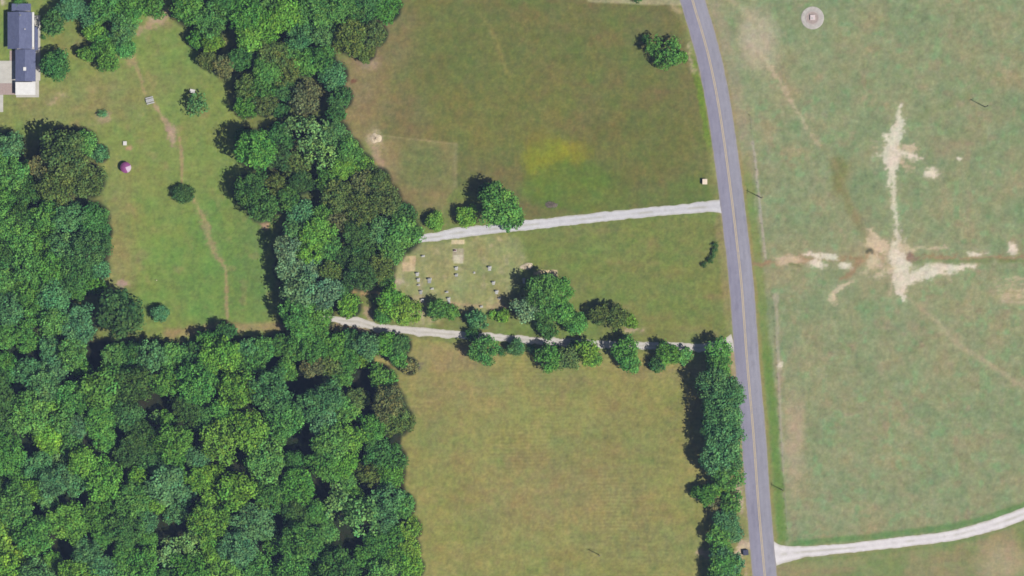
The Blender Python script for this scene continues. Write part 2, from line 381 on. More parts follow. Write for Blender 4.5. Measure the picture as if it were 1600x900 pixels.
# top field
TOPF = [(545,88),(600,60),(640,-300),(1074,-300),(1063,0),(1100,180),(1124,316),(900,332),(826,344),(740,300),(712,290),(716,224),(600,212),(560,190),(546,150)]
d = poly_sd(ux, uy, TOPF); paint(soft(d, 5), (116,117,66))
tm = soft(d, 5)
paint(tm*sstep(-.1, .6, n_mid), (102,114,54), .6); paint(tm*sstep(0, .6, -n_mid+.3*n_big), (126,116,72), .45)
paint(tm*sstep(.2, .6, fbm(px, py, 22, 3, 77)), (130,108,70), .4)
blob(560,150,40,70,(150,132,94),.75,.7); blob(610,70,50,60,(138,126,86),.6,.8); blob(630,180,60,40,(134,122,80),.5,.8)
for (bx, by, bw, bh, ba) in ((838,222,22,22,.7),(866,236,30,20,.8),(882,262,26,26,.6),(840,262,16,30,.5),(902,292,34,12,.5),(862,292,20,16,.45),(828,246,14,20,.5),(908,236,16,14,.35)):
    dd = np.hypot((wx+8*n_fin-bx)/bw, (wy+8*n_fin-by)/bh)+.5*n_fin+.4*n_px; paint(1-sstep(.4, 1.7, dd), (142,142,42), min(1, ba*1.35)); blob(900,290,60,30,(104,122,52),.6,.6); blob(730,90,60,60,(112,118,62),.5,.8); blob(1000,230,60,50,(112,116,60),.4,.8); blob(780,170,80,60,(118,120,62),.35,.8)
blob(1080,300,40,18,(100,122,58),.7,.6); blob(960,312,90,14,(108,122,58),.6,.6); blob(900,80,120,50,(112,116,62),.3,.8)
paint(soft(seg_dist(wx, wy, [(750,20),(775,60),(790,110)], [6,8,6]), 5), (150,138,78), .5)
# lawn patch left of it
SQ = [(596,214),(714,226),(712,292),(690,326),(640,326),(612,282),(584,244)]
d = poly_sd(ux, uy, SQ); paint(soft(d, 2), (132,128,80)); blob(660,256,34,30,(118,126,72),.7,.6); blob(650,312,40,16,(142,126,82),.6,.6)
blob(606,262,18,38,(150,132,92),.6,.6)
paint(soft(seg_dist(px, py, [(596,212),(714,225)], [2,2]), 1.5), (160,146,106), .8); paint(soft(seg_dist(px, py, [(712,226),(711,290)], [6,6]), 3), (150,140,98), .8)
# cemetery lawn
CEM = [(655,380),(780,366),(810,372),(822,410),(805,450),(790,484),(720,482),(650,520),(600,440),(630,400)]
d = poly_sd(ux, uy, CEM); paint(soft(d, 8), (152,152,100)); cm = soft(d, 8)
paint(cm*sstep(-.1, .5, n_mid), (142,148,92), .5); blob(760,440,30,40,(142,148,88),.4,.6)
paint(cm*sstep(.15, .55, fbm(px*1.0, py, 12, 3, 88)), (178,168,126), .6)
# south field
SF = [(632,528),(700,536),(1100,556),(1128,552),(1172,700),(1190,900),(1210,1300),(660,1300),(655,880),(640,780),(624,700),(640,640),(620,600)]
d = poly_sd(ux, uy, SF); sm = soft(d, 3); paint(sm, (146,143,82))
paint(sm*sstep(-.1, .6, n_str), (132,137,72), .6); paint(sm*sstep(.1, .6, -n_mid), (150,137,88), .45)
blob(880,770,120,50,(150,134,92),.45,.8); blob(1040,640,60,120,(142,140,76),.5,.7); blob(950,700,90,60,(128,132,80),.4,.7); blob(720,600,70,60,(150,142,92),.5,.7)
blob(1010,850,90,30,(132,134,82),.5,.7); blob(700,560,60,18,(156,134,94),.5,.7); blob(1040,580,70,14,(152,140,92),.5,.6)
st = np.sin((py+4*fbm(px, py, 120, 2, 8))*1.1)*sstep(.0, .5, fbm(px, py, 160, 2, 71)); col += (sm*st*5.0)[..., None]
# west lawn
WL = [(-300,-300),(280,-300),(280,20),(300,60),(345,130),(378,190),(420,300),(430,520),(240,532),(130,470),(170,420),(160,300),(150,200),(0,215),(-300,215)]
d = poly_sd(ux, uy, WL); lm = soft(d, 6); paint(lm, (132,147,74))
paint(lm*sstep(-.1, .5, n_mid), (114,142,66), .6)
blob(340,420,75,120,(106,140,66),.65,.7); blob(300,70,55,80,(122,142,74),.5,.7); blob(400,400,26,90,(100,130,70),.5,.6)
blob(90,165,100,36,(146,140,90),.65,.7); blob(190,140,80,40,(142,137,86),.5,.8); blob(180,330,26,80,(146,138,86),.6,.8); blob(190,420,22,40,(156,142,92),.7,.7)
blob(120,65,34,18,(142,140,84),.5,.6); blob(225,470,60,30,(124,144,72),.4,.7); blob(240,230,60,70,(134,142,80),.4,.7)
blob(320,250,40,60,(126,142,78),.3,.8); blob(250,450,50,40,(112,140,66),.45,.7)
paint(lm*sstep(.25, .6, fbm(px, py, 20, 3, 97)), (158,138,98), .35)
# blend east over everything
col[:] = col*(1-east[..., None]) + pst*east[..., None]
# tan strip along the foot of the lawn
def track(pts, ws, c, a=1.0, e=1.6, X=None, Y=None):
    X = ux if X is None else X; Y = uy if Y is None else Y
    m = soft(seg_dist(X, Y, pts, ws), e); paint(m, c, a); return m
track([(262,522),(330,514),(440,510)], [14,16,16], (162,140,98), .8, 5)
# verges of the road
dr = np.abs(px-roadx)
rag = n_fin*4
vg = (1-sstep(22, 34, dr+rag))
paint(vg*(px < roadx)*sstep(-100, 60, py), (148,146,92), .6)
paint((1-sstep(3, 7, np.abs(roadx-px-25+rag)))*sstep(60, 110, py)*(1-sstep(200, 260, py)), (106,136,42), .8)
paint((1-sstep(3, 8, np.abs(roadx-px-26+rag)))*sstep(330, 350, py)*(1-sstep(480, 520, py)), (150,138,92), .5)
paint((1-sstep(5, 12, np.abs(px-roadx-28+rag)))*sstep(200, 300, py), (122,140,72), .75)
paint((1-sstep(2, 5, np.abs(px-roadx-21+rag*.5))), (150,140,84), .7)
paint((1-sstep(6, 20, np.abs(px-roadx-30+rag*2)))*(1-sstep(200, 300, py)), (162,150,122), .6)
paint((1-sstep(0, 3, dr-18.5+rag*.4)), (168,156,132), .55)
paint((1-sstep(4, 9, np.abs(px-roadx-34+rag)))*sstep(520, 560, py)*(1-sstep(840, 850, py)), (104,136,62), .7)
# field below the eastern driveway
dE = np.interp(px, [p[0] for p in DRIVE_E], [p[1] for p in DRIVE_E])
be = east*sstep(0, 4, py-dE)*sstep(1212, 1216, px)
paint(be, (140,144,96)); paint(be*sstep(-.1, .5, n_str), (150,136,98), .6); paint(be*sstep(0, .5, n_mid), (112,138,76), .5)
blob(1565,880,40,34,(178,160,128),.7,.6)
paint(east*soft(np.abs(py-dE+14+rag*.6)-5, 3)*sstep(1225, 1245, px), (98,134,74), .75)
paint(east*soft(np.abs(py-dE-13+rag*.6)-2, 3)*sstep(1225, 1245, px), (116,136,76), .6)
# features of the pasture: soft colour of the grass
blob(1182,62,30,44,(190,174,148),.85,.6); track([(1130,-10),(1165,15),(1185,50)], [8,8,10], (176,166,132), .6, 5)
blob(1310,275,14,30,(118,120,66),.6,.6); track([(1298,250),(1312,290),(1340,345),(1356,372)], [6,10,10,8], (134,126,78), .55, 7)
blob(1240,690,16,70,(178,162,132),.8,.6); blob(1216,560,6,60,(166,152,118),.6,.6); blob(1480,230,30,16,(160,142,112),.5,.6)
track([(1415,462),(1460,500),(1500,540),(1560,580),(1600,605),(1700,670)], [4,6,8,6,7,6], (176,166,130), .8, 5)
track([(1560,115),(1480,165),(1400,200)], [6,6,6], (128,144,92), .5, 6)
blob(1580,462,30,12,(178,164,124),.7,.7); blob(1385,400,70,40,(162,150,112),.45,.7)
# bare dirt that reads as tracks and scars: its mask also cuts the dirt sheets
dirt = np.zeros(GX.shape)
WH = (214,204,186); TN = (202,184,152); BR = (158,134,98)
n_dh = fbm(px, py, 16, 3, 611, .65); n_d2 = fbm(px*.6, py*1.5, 5, 2, 612, .8)
def dtrack(pts, ws, c, a=.95, e=1.4, ragged=1.0):
    X = px+(ux-px)*ragged; Y = py+(uy-py)*ragged
    d = seg_dist(X, Y, pts, ws) + (3.2*n_fin + 3.4*n_px + 3*n_dh + 3.0*n_d2)*ragged
    if ragged >= 1: paint(soft(d-3, 6)*a, (np.asarray(c)+np.array((140,140,100)))/2, .45)
    m = soft(d, e+1.6*ragged)*a; paint(m, c); np.maximum(dirt, m, out=dirt)
def dblob(cx, cy, rx, ry, c, a=.95, e=.45):
    d = np.hypot((ux-cx)/rx, (uy-cy)/ry)+.4*n_fin+.45*n_px+.35*n_d2; paint((1-sstep(.7, 2.0, d))*a, c, .35)
    m = (1-sstep(1-e, 1+e, d))*a; paint(m, c); np.maximum(dirt, m, out=dirt)
WH = (224,212,190); TN = (206,188,156)
rq = random.Random(21)
for (cx, cy, n_t, l0, l1) in ((1400,238,16,18,44), (1408,412,22,20,58), (1364,395,14,12,34), (1480,420,8,10,26)):
    for k in range(n_t):
        a_ = rq.uniform(0, 2*math.pi); L_ = rq.uniform(l0, l1); b_ = a_+rq.uniform(-.35, .35)
        x1, y1 = cx+L_*.5*math.cos(a_), cy+L_*.45*math.sin(a_)
        dtrack([(cx, cy), (x1, y1), (x1+L_*.5*math.cos(b_), y1+L_*.4*math.sin(b_))], [rq.uniform(3, 7), rq.uniform(2, 5), 0], WH if rq.random() < .5 else TN, rq.uniform(.4, .85), 2)
dtrack([(1407,165),(1405,190),(1398,215),(1394,240)], [4,12,22,30], WH)
dtrack([(1394,240),(1394,262),(1388,286)], [28,16,6], WH); dtrack([(1385,215),(1402,235),(1442,249)], [8,12,3], WH); dtrack([(1405,228),(1428,230)], [6,8], TN)
dblob(1456,271,11,7,WH); dblob(1500,250,3,3,WH)
dtrack([(1396,270),(1397,320),(1401,350),(1402,384)], [6,6,6,8], WH, .8)
dtrack([(1401,382),(1405,400),(1410,425),(1415,440)], [14,34,26,16], WH); dtrack([(1400,436),(1407,448),(1412,468)], [8,13,6], WH)
dtrack([(1412,442),(1436,430),(1462,420),(1490,420),(1520,413)], [16,22,18,12,8], WH); dtrack([(1425,438),(1450,412),(1470,414)], [8,10,6], WH)
dtrack([(1410,392),(1440,388),(1480,388)], [8,4,2], TN, .7); dtrack([(1405,380),(1425,392)], [4,12], TN, .8)
dtrack([(1180,413),(1225,409),(1270,404),(1320,404),(1350,402)], [6,7,7,6,6], BR, .85); dtrack([(1420,403),(1500,404),(1560,402),(1680,402)], [5,5,6,5], BR, .85)
dtrack([(1366,394),(1348,404),(1332,422),(1312,438)], [8,8,8,6], BR, .9); dtrack([(1362,394),(1376,398),(1378,410)], [6,6,3], BR, .8)
dtrack([(1361,362),(1366,378),(1378,386)], [8,26,22], TN); dblob(1364,410,12,10,TN); dtrack([(1262,397),(1306,402)], [6,6], WH); dblob(1276,412,11,6,WH); dblob(1320,415,9,5,WH)
dblob(1232,407,16,7,TN,.8); dtrack([(1300,468),(1303,458),(1318,446),(1334,438)], [10,9,4,2], TN); dtrack([(1348,428),(1360,418)], [8,5], TN, .6)
dtrack([(1515,397),(1546,395)], [5,8], WH); dblob(1582,388,6,8,WH); dtrack([(1375,430),(1384,424),(1394,418)], [5,6,4], TN, .7); dblob(1555,408,4,3,WH,.6)
for k in range(5): dtrack([(1556+k*3,438+k*8),(1600,436+k*9),(1640,438+k*8)], [2,5,4], TN, .6)
dtrack([(1190,85),(1214,120),(1236,158),(1258,196),(1280,226)], [6,5,4,4,3], TN, .55)
track([(1258,196),(1300,250),(1340,340),(1360,370)], [4,4,5,6], (160,146,108), .35, 5)
dtrack([(1176,222),(1181,260),(1186,310),(1191,360),(1196,402)], [4,4,4,4,4], (190,180,164), .75, 1.6, .3)
dtrack([(1212,462),(1213,480),(1216,560),(1220,660),(1224,740)], [10,4,4,4,3], (182,170,150), .65, 1.8, .4); dblob(1219,571,3,6,WH,.8)
track([(1235,413),(1252,415)], [5,3], (104,112,66), .7, 2); track([(1424,409),(1500,409),(1560,407),(1650,408)], [4,5,6,5], (112,130,74), .6, 3)
dblob(1358,392,5,3,(92,92,72),.8); dblob(1424,404,8,6,(150,124,104),.8)
# lawn path
PC = (168,148,106)
dtrack([(205,88),(216,112),(227,146)], [7,4,4], PC, .8, 1.4, .5); dtrack([(240,162),(256,186),(268,205)], [4,6,12], (176,152,122), .85, 1.4, .6); dtrack([(268,204),(272,226)], [14,4], (182,156,134), .85)
dtrack([(281,216),(284,250),(284,288)], [4,5,4], PC, .85, 1.4, .4); dtrack([(302,312),(312,328),(322,352),(328,378),(342,402),(352,418)], [5,6,9,6,8,4], PC, .75)
dtrack([(352,416),(354,450),(355,502)], [4,5,4], PC, .85, 1.4, .4)
dtrack([(216,50),(240,36),(262,18)], [6,14,8], (176,152,118), .8); dblob(246,30,14,9,(180,160,130),.7); dblob(204,95,7,12,(170,148,106),.7)
dblob(190,443,10,5,(184,156,140)); dblob(126,463,8,7,(176,150,128)); dblob(162,183,11,8,(164,150,118),.7); dtrack([(80,160),(100,148)], [3,4], (176,160,122), .7); dblob(202,232,5,4,(176,146,112),.8)
dblob(415,352,6,6,(186,154,122)); dblob(586,218,11,13,(196,176,150),.6); dtrack([(584,232),(598,262)], [12,8], (182,154,126), .7); dblob(575,96,16,10,(168,148,128),.6)
dblob(552,126,4,3,(120,84,64),.8)
# cemetery dirt, roadside aprons, top strip
CT = (212,184,146)
m = soft(np.maximum(np.abs(px-639)-10, np.abs(py-412)-12)+n_fin*1.5, 1.2); m2 = soft(np.maximum(np.abs(px-634)-6, np.abs(py-406)-3.5), 1.5)
m = m*(1-.75*m2)*.95; paint(m, (206,180,142)); np.maximum(dirt, m, out=dirt)
for (cx, cy, hx, hy, c_) in [(715.5,378,10,3.3,(226,206,168)), (716,397,9,9,(178,164,140)), (716,405,7.5,6.5,(206,200,172)), (856,427,15,5,(228,202,164)), (840,427,6,2.5,CT)]:
    m = soft(np.maximum(np.abs(px-cx)-hx, np.abs(py-cy)-hy)+n_fin*1.2, 1.0)*.9; paint(m, c_); np.maximum(dirt, m, out=dirt)
dtrack([(612,436),(622,440)], [8,10], (200,182,158), .8); dtrack([(657,440),(659,500)], [4,8], (176,160,130), .6); dtrack([(700,474),(740,478),(790,480)], [5,4,4], (196,168,130), .7)
dtrack([(778,462),(784,480)], [5,5], (172,156,120), .6); dtrack([(540,455),(580,455),(600,460)], [8,5,4], (190,156,108), .8); dtrack([(576,486),(580,500)], [12,8], (186,160,134), .7)
dtrack([(980,515),(1004,516)], [7,3], (192,172,144), .8); dtrack([(1142,760),(1152,752),(1158,800)], [8,14,4], (198,174,152), .85); dtrack([(1096,862),(1112,868)], [10,12], (192,164,130), .8)
dtrack([(1150,872),(1164,852),(1172,850)], [10,18,14], (206,184,156), .9); dtrack([(1162,880),(1166,900)], [4,4], (190,170,136), .7); dtrack([(1148,535),(1146,570),(1152,600)], [6,5,3], (180,164,136), .6)
dtrack([(1076,70),(1082,110)], [4,3], (200,180,150), .7); dtrack([(1050,8),(1062,20)], [6,4], (176,160,122), .7); dtrack([(1068,180),(1112,300)], [1,2], (160,150,104), .2)
dtrack([(920,1),(1000,3),(1062,3)], [4,9,10], (172,166,128), .85, 1.5, .2)
dtrack([(520,508),(560,515),(612,527)], [6,5,8], (176,146,118), .8)
dtrack([(615,575),(600,562),(570,566)], [6,12,8], (176,164,96), .7); dblob(556,584,8,8,(178,146,120),.8); dblob(642,572,12,9,(128,116,108),.8)
dblob(622,690,3,7,(186,160,140),.8); dtrack([(0,-2),(4,4)], [6,6], (200,190,175), .9)
# woodland floor: leaf litter and low growth under the crowns, darkened further to carry the gaps' shade
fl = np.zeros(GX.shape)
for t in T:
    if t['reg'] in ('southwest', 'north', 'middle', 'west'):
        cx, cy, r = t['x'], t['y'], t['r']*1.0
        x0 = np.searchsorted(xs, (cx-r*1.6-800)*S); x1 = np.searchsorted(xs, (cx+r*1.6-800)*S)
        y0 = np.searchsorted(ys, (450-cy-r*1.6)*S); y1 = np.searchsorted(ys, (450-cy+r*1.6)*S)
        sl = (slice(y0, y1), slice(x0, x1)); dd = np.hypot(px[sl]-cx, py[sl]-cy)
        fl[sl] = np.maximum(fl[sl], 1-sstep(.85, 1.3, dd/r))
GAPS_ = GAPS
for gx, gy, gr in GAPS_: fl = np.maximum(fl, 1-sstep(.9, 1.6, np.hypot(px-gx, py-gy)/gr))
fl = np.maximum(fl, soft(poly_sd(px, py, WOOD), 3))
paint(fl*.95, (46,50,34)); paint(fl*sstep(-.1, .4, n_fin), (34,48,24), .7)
# fine grain
n_h1 = fbm(px, py, 30, 3, 511, .7); n_h2 = fbm(px, py, 8, 2, 512, .8); n_l = fbm(px, py*1.3, 5.5, 2, 513, .8); n_g = fbm(px, py, 2.6, 1, 514)
n_v = fbm(px*1.6, py*.55, 7, 3, 521, .7); n_hz = fbm(px*.45, py*1.8, 7, 3, 522, .7)
col *= (1 + (1-.35*east)*(.05*n_fin + .06*n_px + .07*n_l + .05*n_g + .05*n_v + .05*n_hz) + .05*n_mid*(1-east))[..., None]
col[..., 0] += n_h1*9 + n_h2*6 + n_v*3; col[..., 1] -= n_h1*2.5; col[..., 2] += n_h2*5 - n_h1*1 - n_v*3
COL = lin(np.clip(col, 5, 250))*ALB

ny, nx = GX.shape
idx = np.arange(ny*nx).reshape(ny, nx)
quads = np.stack([idx[:-1, :-1], idx[:-1, 1:], idx[1:, 1:], idx[1:, :-1]], -1).reshape(-1, 4)
V = np.stack([GX, GY, np.zeros_like(GX)], -1).reshape(-1, 3)
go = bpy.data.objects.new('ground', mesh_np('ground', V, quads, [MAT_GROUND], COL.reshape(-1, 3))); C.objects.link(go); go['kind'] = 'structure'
def sheet_from_mask(name, fmask, z, mat, colour=COL):
    q = quads[fmask.reshape(-1)]
    u, inv = np.unique(q, return_inverse=True)
    v = V[u].copy(); v[:, 2] = z
    o = bpy.data.objects.new(name, mesh_np(name, v, inv.reshape(-1, 4), [mat], colour.reshape(-1, 3)[u])); C.objects.link(o); o['kind'] = 'structure'
    return o
fm = (dirt[:-1, :-1] + dirt[1:, :-1] + dirt[:-1, 1:] + dirt[1:, 1:])/4 > .45
fpx = px[:-1, :-1]; fpy = py[:-1, :-1]
isE = fpx > roadx[:-1, :-1]
sheet_from_mask('bare_earth', fm & isE, .004, MAT_GROUND)
lawnr = (fpx < 420) & (fpy < 515)
sheet_from_mask('footpath', fm & lawnr, .004, MAT_GROUND)
sheet_from_mask('dirt_patch', fm & ~isE & ~lawnr, .004, MAT_GROUND)

# ------------------------------------------------------------------ road, markings, gravel
def resample(pts, ws, ds):
    p = np.array(pts, float); w = np.array(ws, float)
    # Catmull-Rom
    out = []; ow = []
    for i in range(len(p)-1):
        p0 = p[max(i-1, 0)]; p1 = p[i]; p2 = p[i+1]; p3 = p[min(i+2, len(p)-1)]
        n = max(2, int(np.hypot(*(p2-p1))/ds))
        for k in range(n):
            t = k/n
            out.append(.5*((2*p1)+(-p0+p2)*t+(2*p0-5*p1+4*p2-p3)*t*t+(-p0+3*p1-3*p2+p3)*t**3)); ow.append(w[i]+(w[i+1]-w[i])*t)
    out.append(p[-1]); ow.append(w[-1])
    return np.array(out), np.array(ow)
def ribbon(name, pts, ws, z, mat, colfn, ragged=0.0, ds=1.6, across=None, off=0.0, crown=0.0, seed=0, kind='structure', parent=None):
    c, w = resample(pts, ws, ds)
    d = np.gradient(c, axis=0); d /= np.linalg.norm(d, axis=1)[:, None]; nrm = np.stack([-d[:, 1], d[:, 0]], 1)
    n = across or 13
    u = np.linspace(-.5, .5, n)
    s = np.arange(len(c))*ds
    eL = 1 + ragged*fbm(s, s*0+3.1, 9, 3, seed)/np.maximum(w, 1)*2; eR = 1 + ragged*fbm(s, s*0+9.7, 9, 3, seed+5)/np.maximum(w, 1)*2
    sc = np.where(u[None, :] < 0, eL[:, None], eR[:, None])
    pp = c[:, None, :] + nrm[:, None, :]*((u[None, :]*sc)*w[:, None]+off)[..., None]
    X = (pp[..., 0]-800)*S; Y = (450-pp[..., 1])*S; Z = z + crown*(1-(2*u[None, :])**2) + 0*X
    v = np.stack([X, Y, Z], -1).reshape(-1, 3); m = len(c)
    ii = np.arange(m*n).reshape(m, n); f = np.stack([ii[:-1, :-1], ii[1:, :-1], ii[1:, 1:], ii[:-1, 1:]], -1).reshape(-1, 4)
    cc = colfn(pp[..., 0], pp[..., 1], u[None, :]+0*X, s[:, None]+0*X)
    o = bpy.data.objects.new(name, mesh_np(name, v, f, [mat], lin(np.clip(cc, 5, 250)).reshape(-1, 3)*ALB)); C.objects.link(o)
    me = o.data
    if len(me.polygons) and me.polygons[0].normal.z < 0:
        me.flip_normals()
    if kind: o['kind'] = kind
    if parent: o.parent = parent
    return o
def c_road(X, Y, u, s):
    c = np.zeros(X.shape+(3,)); c[:] = (154,152,163)
    # u < 0 or > 0 : one lane a touch more worn than the other, wheel tracks
    k = (.5+.5*np.tanh(u*14))[..., None]; c = c*(1-k)+np.array((148,145,161))*k
    wt = np.exp(-((np.abs(np.abs(u)-.25)-.10)/.035)**2)
    c += (wt*4+6*fbm(X*.5, Y*.2, 9, 3, 24))[..., None]; e = sstep(.42, .5, np.abs(u))[..., None]; c = c*(1-.45*e)+np.array((166,156,146))*.45*e
    c += (3.5*fbm(X, Y, 9, 3, 21)+3*fbm(X*3, Y*.5, 14, 3, 23)+3*fbm(X, Y, 3, 2, 22))[..., None]
    cr = sstep(.42, .5, fbm(X*2.2, Y*.45, 9, 2, 29)); c -= (cr*7)[..., None]
    return c
road = ribbon('road', ROAD, [38]*len(ROAD), .012, MAT_ROADTEX, c_road, ragged=.7, across=25, crown=.05, seed=3)
def c_line(X, Y, u, s):
    c = np.zeros(X.shape+(3,)); c[:] = (204,186,152); w = sstep(.15, .6, fbm(X, Y, 5, 3, 61))[..., None]
    return c*(1-.55*w)+np.array((170,160,150))*.55*w
for off in (-1.05, 1.05):
    ribbon('road_marking', ROAD, [1.15]*len(ROAD), .0668, MAT_ROADTEX, c_line, across=2, off=off)
def c_gravel(tint):
    def f(X, Y, u, s):
        c = np.zeros(X.shape+(3,)); c[:] = tint
        rut = np.exp(-((np.abs(u)-.24)/.09)**2); mid_ = np.exp(-(u/.09)**2)
        c += (rut*7)[..., None]; gm = (mid_*sstep(-.2, .4, fbm(X, Y, 18, 3, 35)))[..., None]; c = c*(1-.35*gm)+np.array((160,158,126))*.35*gm
        e = sstep(.36, .5, np.abs(u)+.08*fbm(X, Y, 6, 2, 31))[..., None]; c = c*(1-.5*e)+np.array((168,164,136))*.5*e
        c += (9*fbm(X, Y, 5, 3, 33)+7*fbm(X, Y, 22, 3, 34))[..., None]
        return c
    return f
ribbon('driveway', DRIVE_N, DRIVE_NW, .008, MAT_GRAVEL, c_gravel((206,204,206)), ragged=1.6, seed=11)
ribbon('gravel_lane', LANE_S, LANE_SW, .0085, MAT_GRAVEL, c_gravel((206,200,192)), ragged=2.6, seed=12)
ribbon('driveway', DRIVE_E, DRIVE_EW, .009, MAT_GRAVEL, c_gravel((222,216,216)), ragged=1.2, seed=13)

# ------------------------------------------------------------------ trees
def crown_mesh(R, seed, style='round', leaf=.42, dens=1.0, flat=.72):
    r = np.random.default_rng(seed)
    nl = {'round': 46, 'open': 34, 'dense': 20, 'shrub': 9, 'column': 30}[style]
    if style == 'shrub': nl = 9
    cen = []; rad = []
    # a lopsided outline: the reach of the crown changes with direction
    ph = r.uniform(0, 2*np.pi, 4); am = np.array([.12, .11, .09, .07])*(1.3 if style == 'open' else .55 if style == 'dense' else 1)
    def reach(a): return 1+sum(am[k]*np.sin((k+2)*a+ph[k]) for k in range(4))
    for i in range(nl):
        a = i*2.39996+r.uniform(-.4, .4); q = math.sqrt((i+.4)/nl)
        lr = R*r.uniform(.14, .29)*(1.0 if style != 'open' else .85)
        if style == 'dense': lr = R*r.uniform(.30, .38)
        if style == 'shrub': lr = R*r.uniform(.34, .46)
        q2 = q*(R*.98-lr)*reach(a)
        zt = flat*R*math.sqrt(max(0, 1-(q2/R)**2*.92))*r.uniform(.55, 1.12) - lr*.6
        cen.append((q2*math.cos(a), q2*math.sin(a), zt)); rad.append(lr)
        if q > .55 and style != 'shrub':     # a lower skirt so that the side of the crown is full too
            cen.append((q2*1.0*math.cos(a+.3), q2*1.0*math.sin(a+.3), zt*.25-R*.22*r.uniform(.5, 1.4))); rad.append(lr*.9)
    cen = np.array(cen); rad = np.array(rad)
    if style == 'column': cen[:, 2] = np.linspace(-2.4*R, 1.2*R, len(cen)); kk = np.linspace(1, .35, len(cen)); cen[:, 0] *= kk; cen[:, 1] *= kk
    area = 4*np.pi*rad**2
    n = int(area.sum()/(leaf*leaf)*.75*dens)
    li = r.choice(len(cen), n, p=area/area.sum())
    dirs = r.normal(size=(n, 3)); dirs[:, 2] += .45; dirs /= np.linalg.norm(dirs, axis=1)[:, None]
    rr = rad[li]*(1-.55*r.random(n)**2.2)*(1+.13*r.normal(size=n))
    p = cen[li]+dirs*rr[:, None]*np.array([1, 1, .85])
    nm = dirs+.55*r.normal(size=(n, 3)); nm[:, 2] += .25; nm /= np.linalg.norm(nm, axis=1)[:, None]
    t = np.cross(nm, r.normal(size=(n, 3))); t /= np.linalg.norm(t, axis=1)[:, None]; b = np.cross(nm, t)
    sz = leaf*r.uniform(.55, 1.15, n)[:, None]*.5
    bend = nm*sz*.35
    v = np.stack([p-t*sz*1.2, p-b*sz+bend*.5, p+t*sz*1.2, p+b*sz+bend*.5], 1)
    lobe = r.normal(size=(len(cen), 1)); lv = 1+.15*lobe[li]
    hv = .05*r.normal(size=(len(cen), 1))[li]+.05*r.normal(size=(n, 1))
    lum = lv*(1+.22*r.normal(size=(n, 1)))
    c = np.concatenate([lum*(1+hv*1.6), lum, lum*(1-hv)], 1); c = np.clip(c, .35, 1.9)
    cv = np.repeat(c[:, None, :], 4, 1).reshape(-1, 3)
    zmin = float(cen[:, 2].min())
    me = mesh_np('crown', v.reshape(-1, 3), np.arange(n*4).reshape(-1, 4), [MAT_LEAF], cv)
    return me, cen, rad
def trunk_mesh(R, cen, seed, h):
    # base at z = -h below the crown's own origin
    r = random.Random(seed); m = MB(); r0 = max(.07, .055*R)
    pts = [(0, 0, -h), (r.uniform(-.1, .1)*R, r.uniform(-.1, .1)*R, -h*.45), (r.uniform(-.1, .1)*R, r.uniform(-.1, .1)*R, -R*.1), (0, 0, R*.25)]
    rr = [r0*1.25, r0, r0*.75, r0*.4]
    for i in range(3): m.tube(pts[i], pts[i+1], rr[i], rr[i+1], 7)
    for k in range(6):
        c = cen[r.randrange(len(cen))]; s_ = pts[1] if k < 3 else pts[2]
        mid_ = tuple((s_[j]+c[j])/2+(0, 0, .12*R)[j] for j in range(3))
        m.tube(s_, mid_, r0*.5, r0*.32, 5); m.tube(mid_, tuple(c), r0*.32, r0*.12, 5)
    return m.mesh('trunk', MAT_BARK)
PROTO = {}
def proto(R, style, n, leaf, dens=1.0, flat=.72, hf=1.15):
    L = []
    for k in range(n):
        seed = int(R*100)+k*7+len(style)*131
        me, cen, rad = crown_mesh(R, seed, style, leaf, dens, flat)
        L.append((me, trunk_mesh(R, cen, seed, R*hf), R, R*hf))
    PROTO.setdefault(style, []).append((R, L))
proto(5.4, 'round', 5, .47, .85); proto(4.4, 'round', 9, .44, .9); proto(3.5, 'round', 9, .42, .9); proto(2.6, 'round', 6, .38); 
proto(4.4, 'open', 3, .50, .75); proto(3.2, 'open', 3, .46, .7); proto(3.6, 'dense', 4, .40, 1.2, .62)
proto(1.5, 'shrub', 4, .24, .9, .8, .75); proto(.9, 'shrub', 3, .2, .9, .8, .7)
proto(1.0, 'column', 3, .26, 1.6, 1.5, 2.5)
REG = {'house': ('above the lawn by the house', 'trees around the house'), 'west': ('in the wood left of the lawn', 'trees of the wood left of the lawn'),
       'north': ('in the upper grove', 'trees of the upper grove'), 'middle': ('in the middle grove', 'trees of the middle grove'),
       'lane': ('beside the lower gravel lane', 'trees along the lower gravel lane'), 'roadside': ('in the row along the left side of the road', 'trees in the row beside the road'),
       'southwest': ('in the lower left wood', 'trees of the lower left wood'), 'lawn': ('on the lawn', None), 'driveway': ('by the upper drive', None), 'field': ('in the field', None)}
rt = random.Random(5)
UV = []; UC = []; seen = set(); ntree = 0
def pick(style, R):
    c = sorted(PROTO[style], key=lambda q: abs(math.log(q[0]/R)))[0]
    return c[1][rt.randrange(len(c[1]))]
ORD = ['first','second','third','fourth','fifth','sixth','seventh','eighth','ninth','tenth','eleventh','twelfth','thirteenth','fourteenth','fifteenth','sixteenth','seventeenth','eighteenth','nineteenth','twentieth']
PLACE = {'house': 'trees by the house', 'west': 'wood left of lawn', 'north': 'upper grove', 'middle': 'middle grove', 'lane': 'trees along the lower gravel lane', 'roadside': 'row beside the road', 'southwest': 'lower left wood'}
LABELS = {}
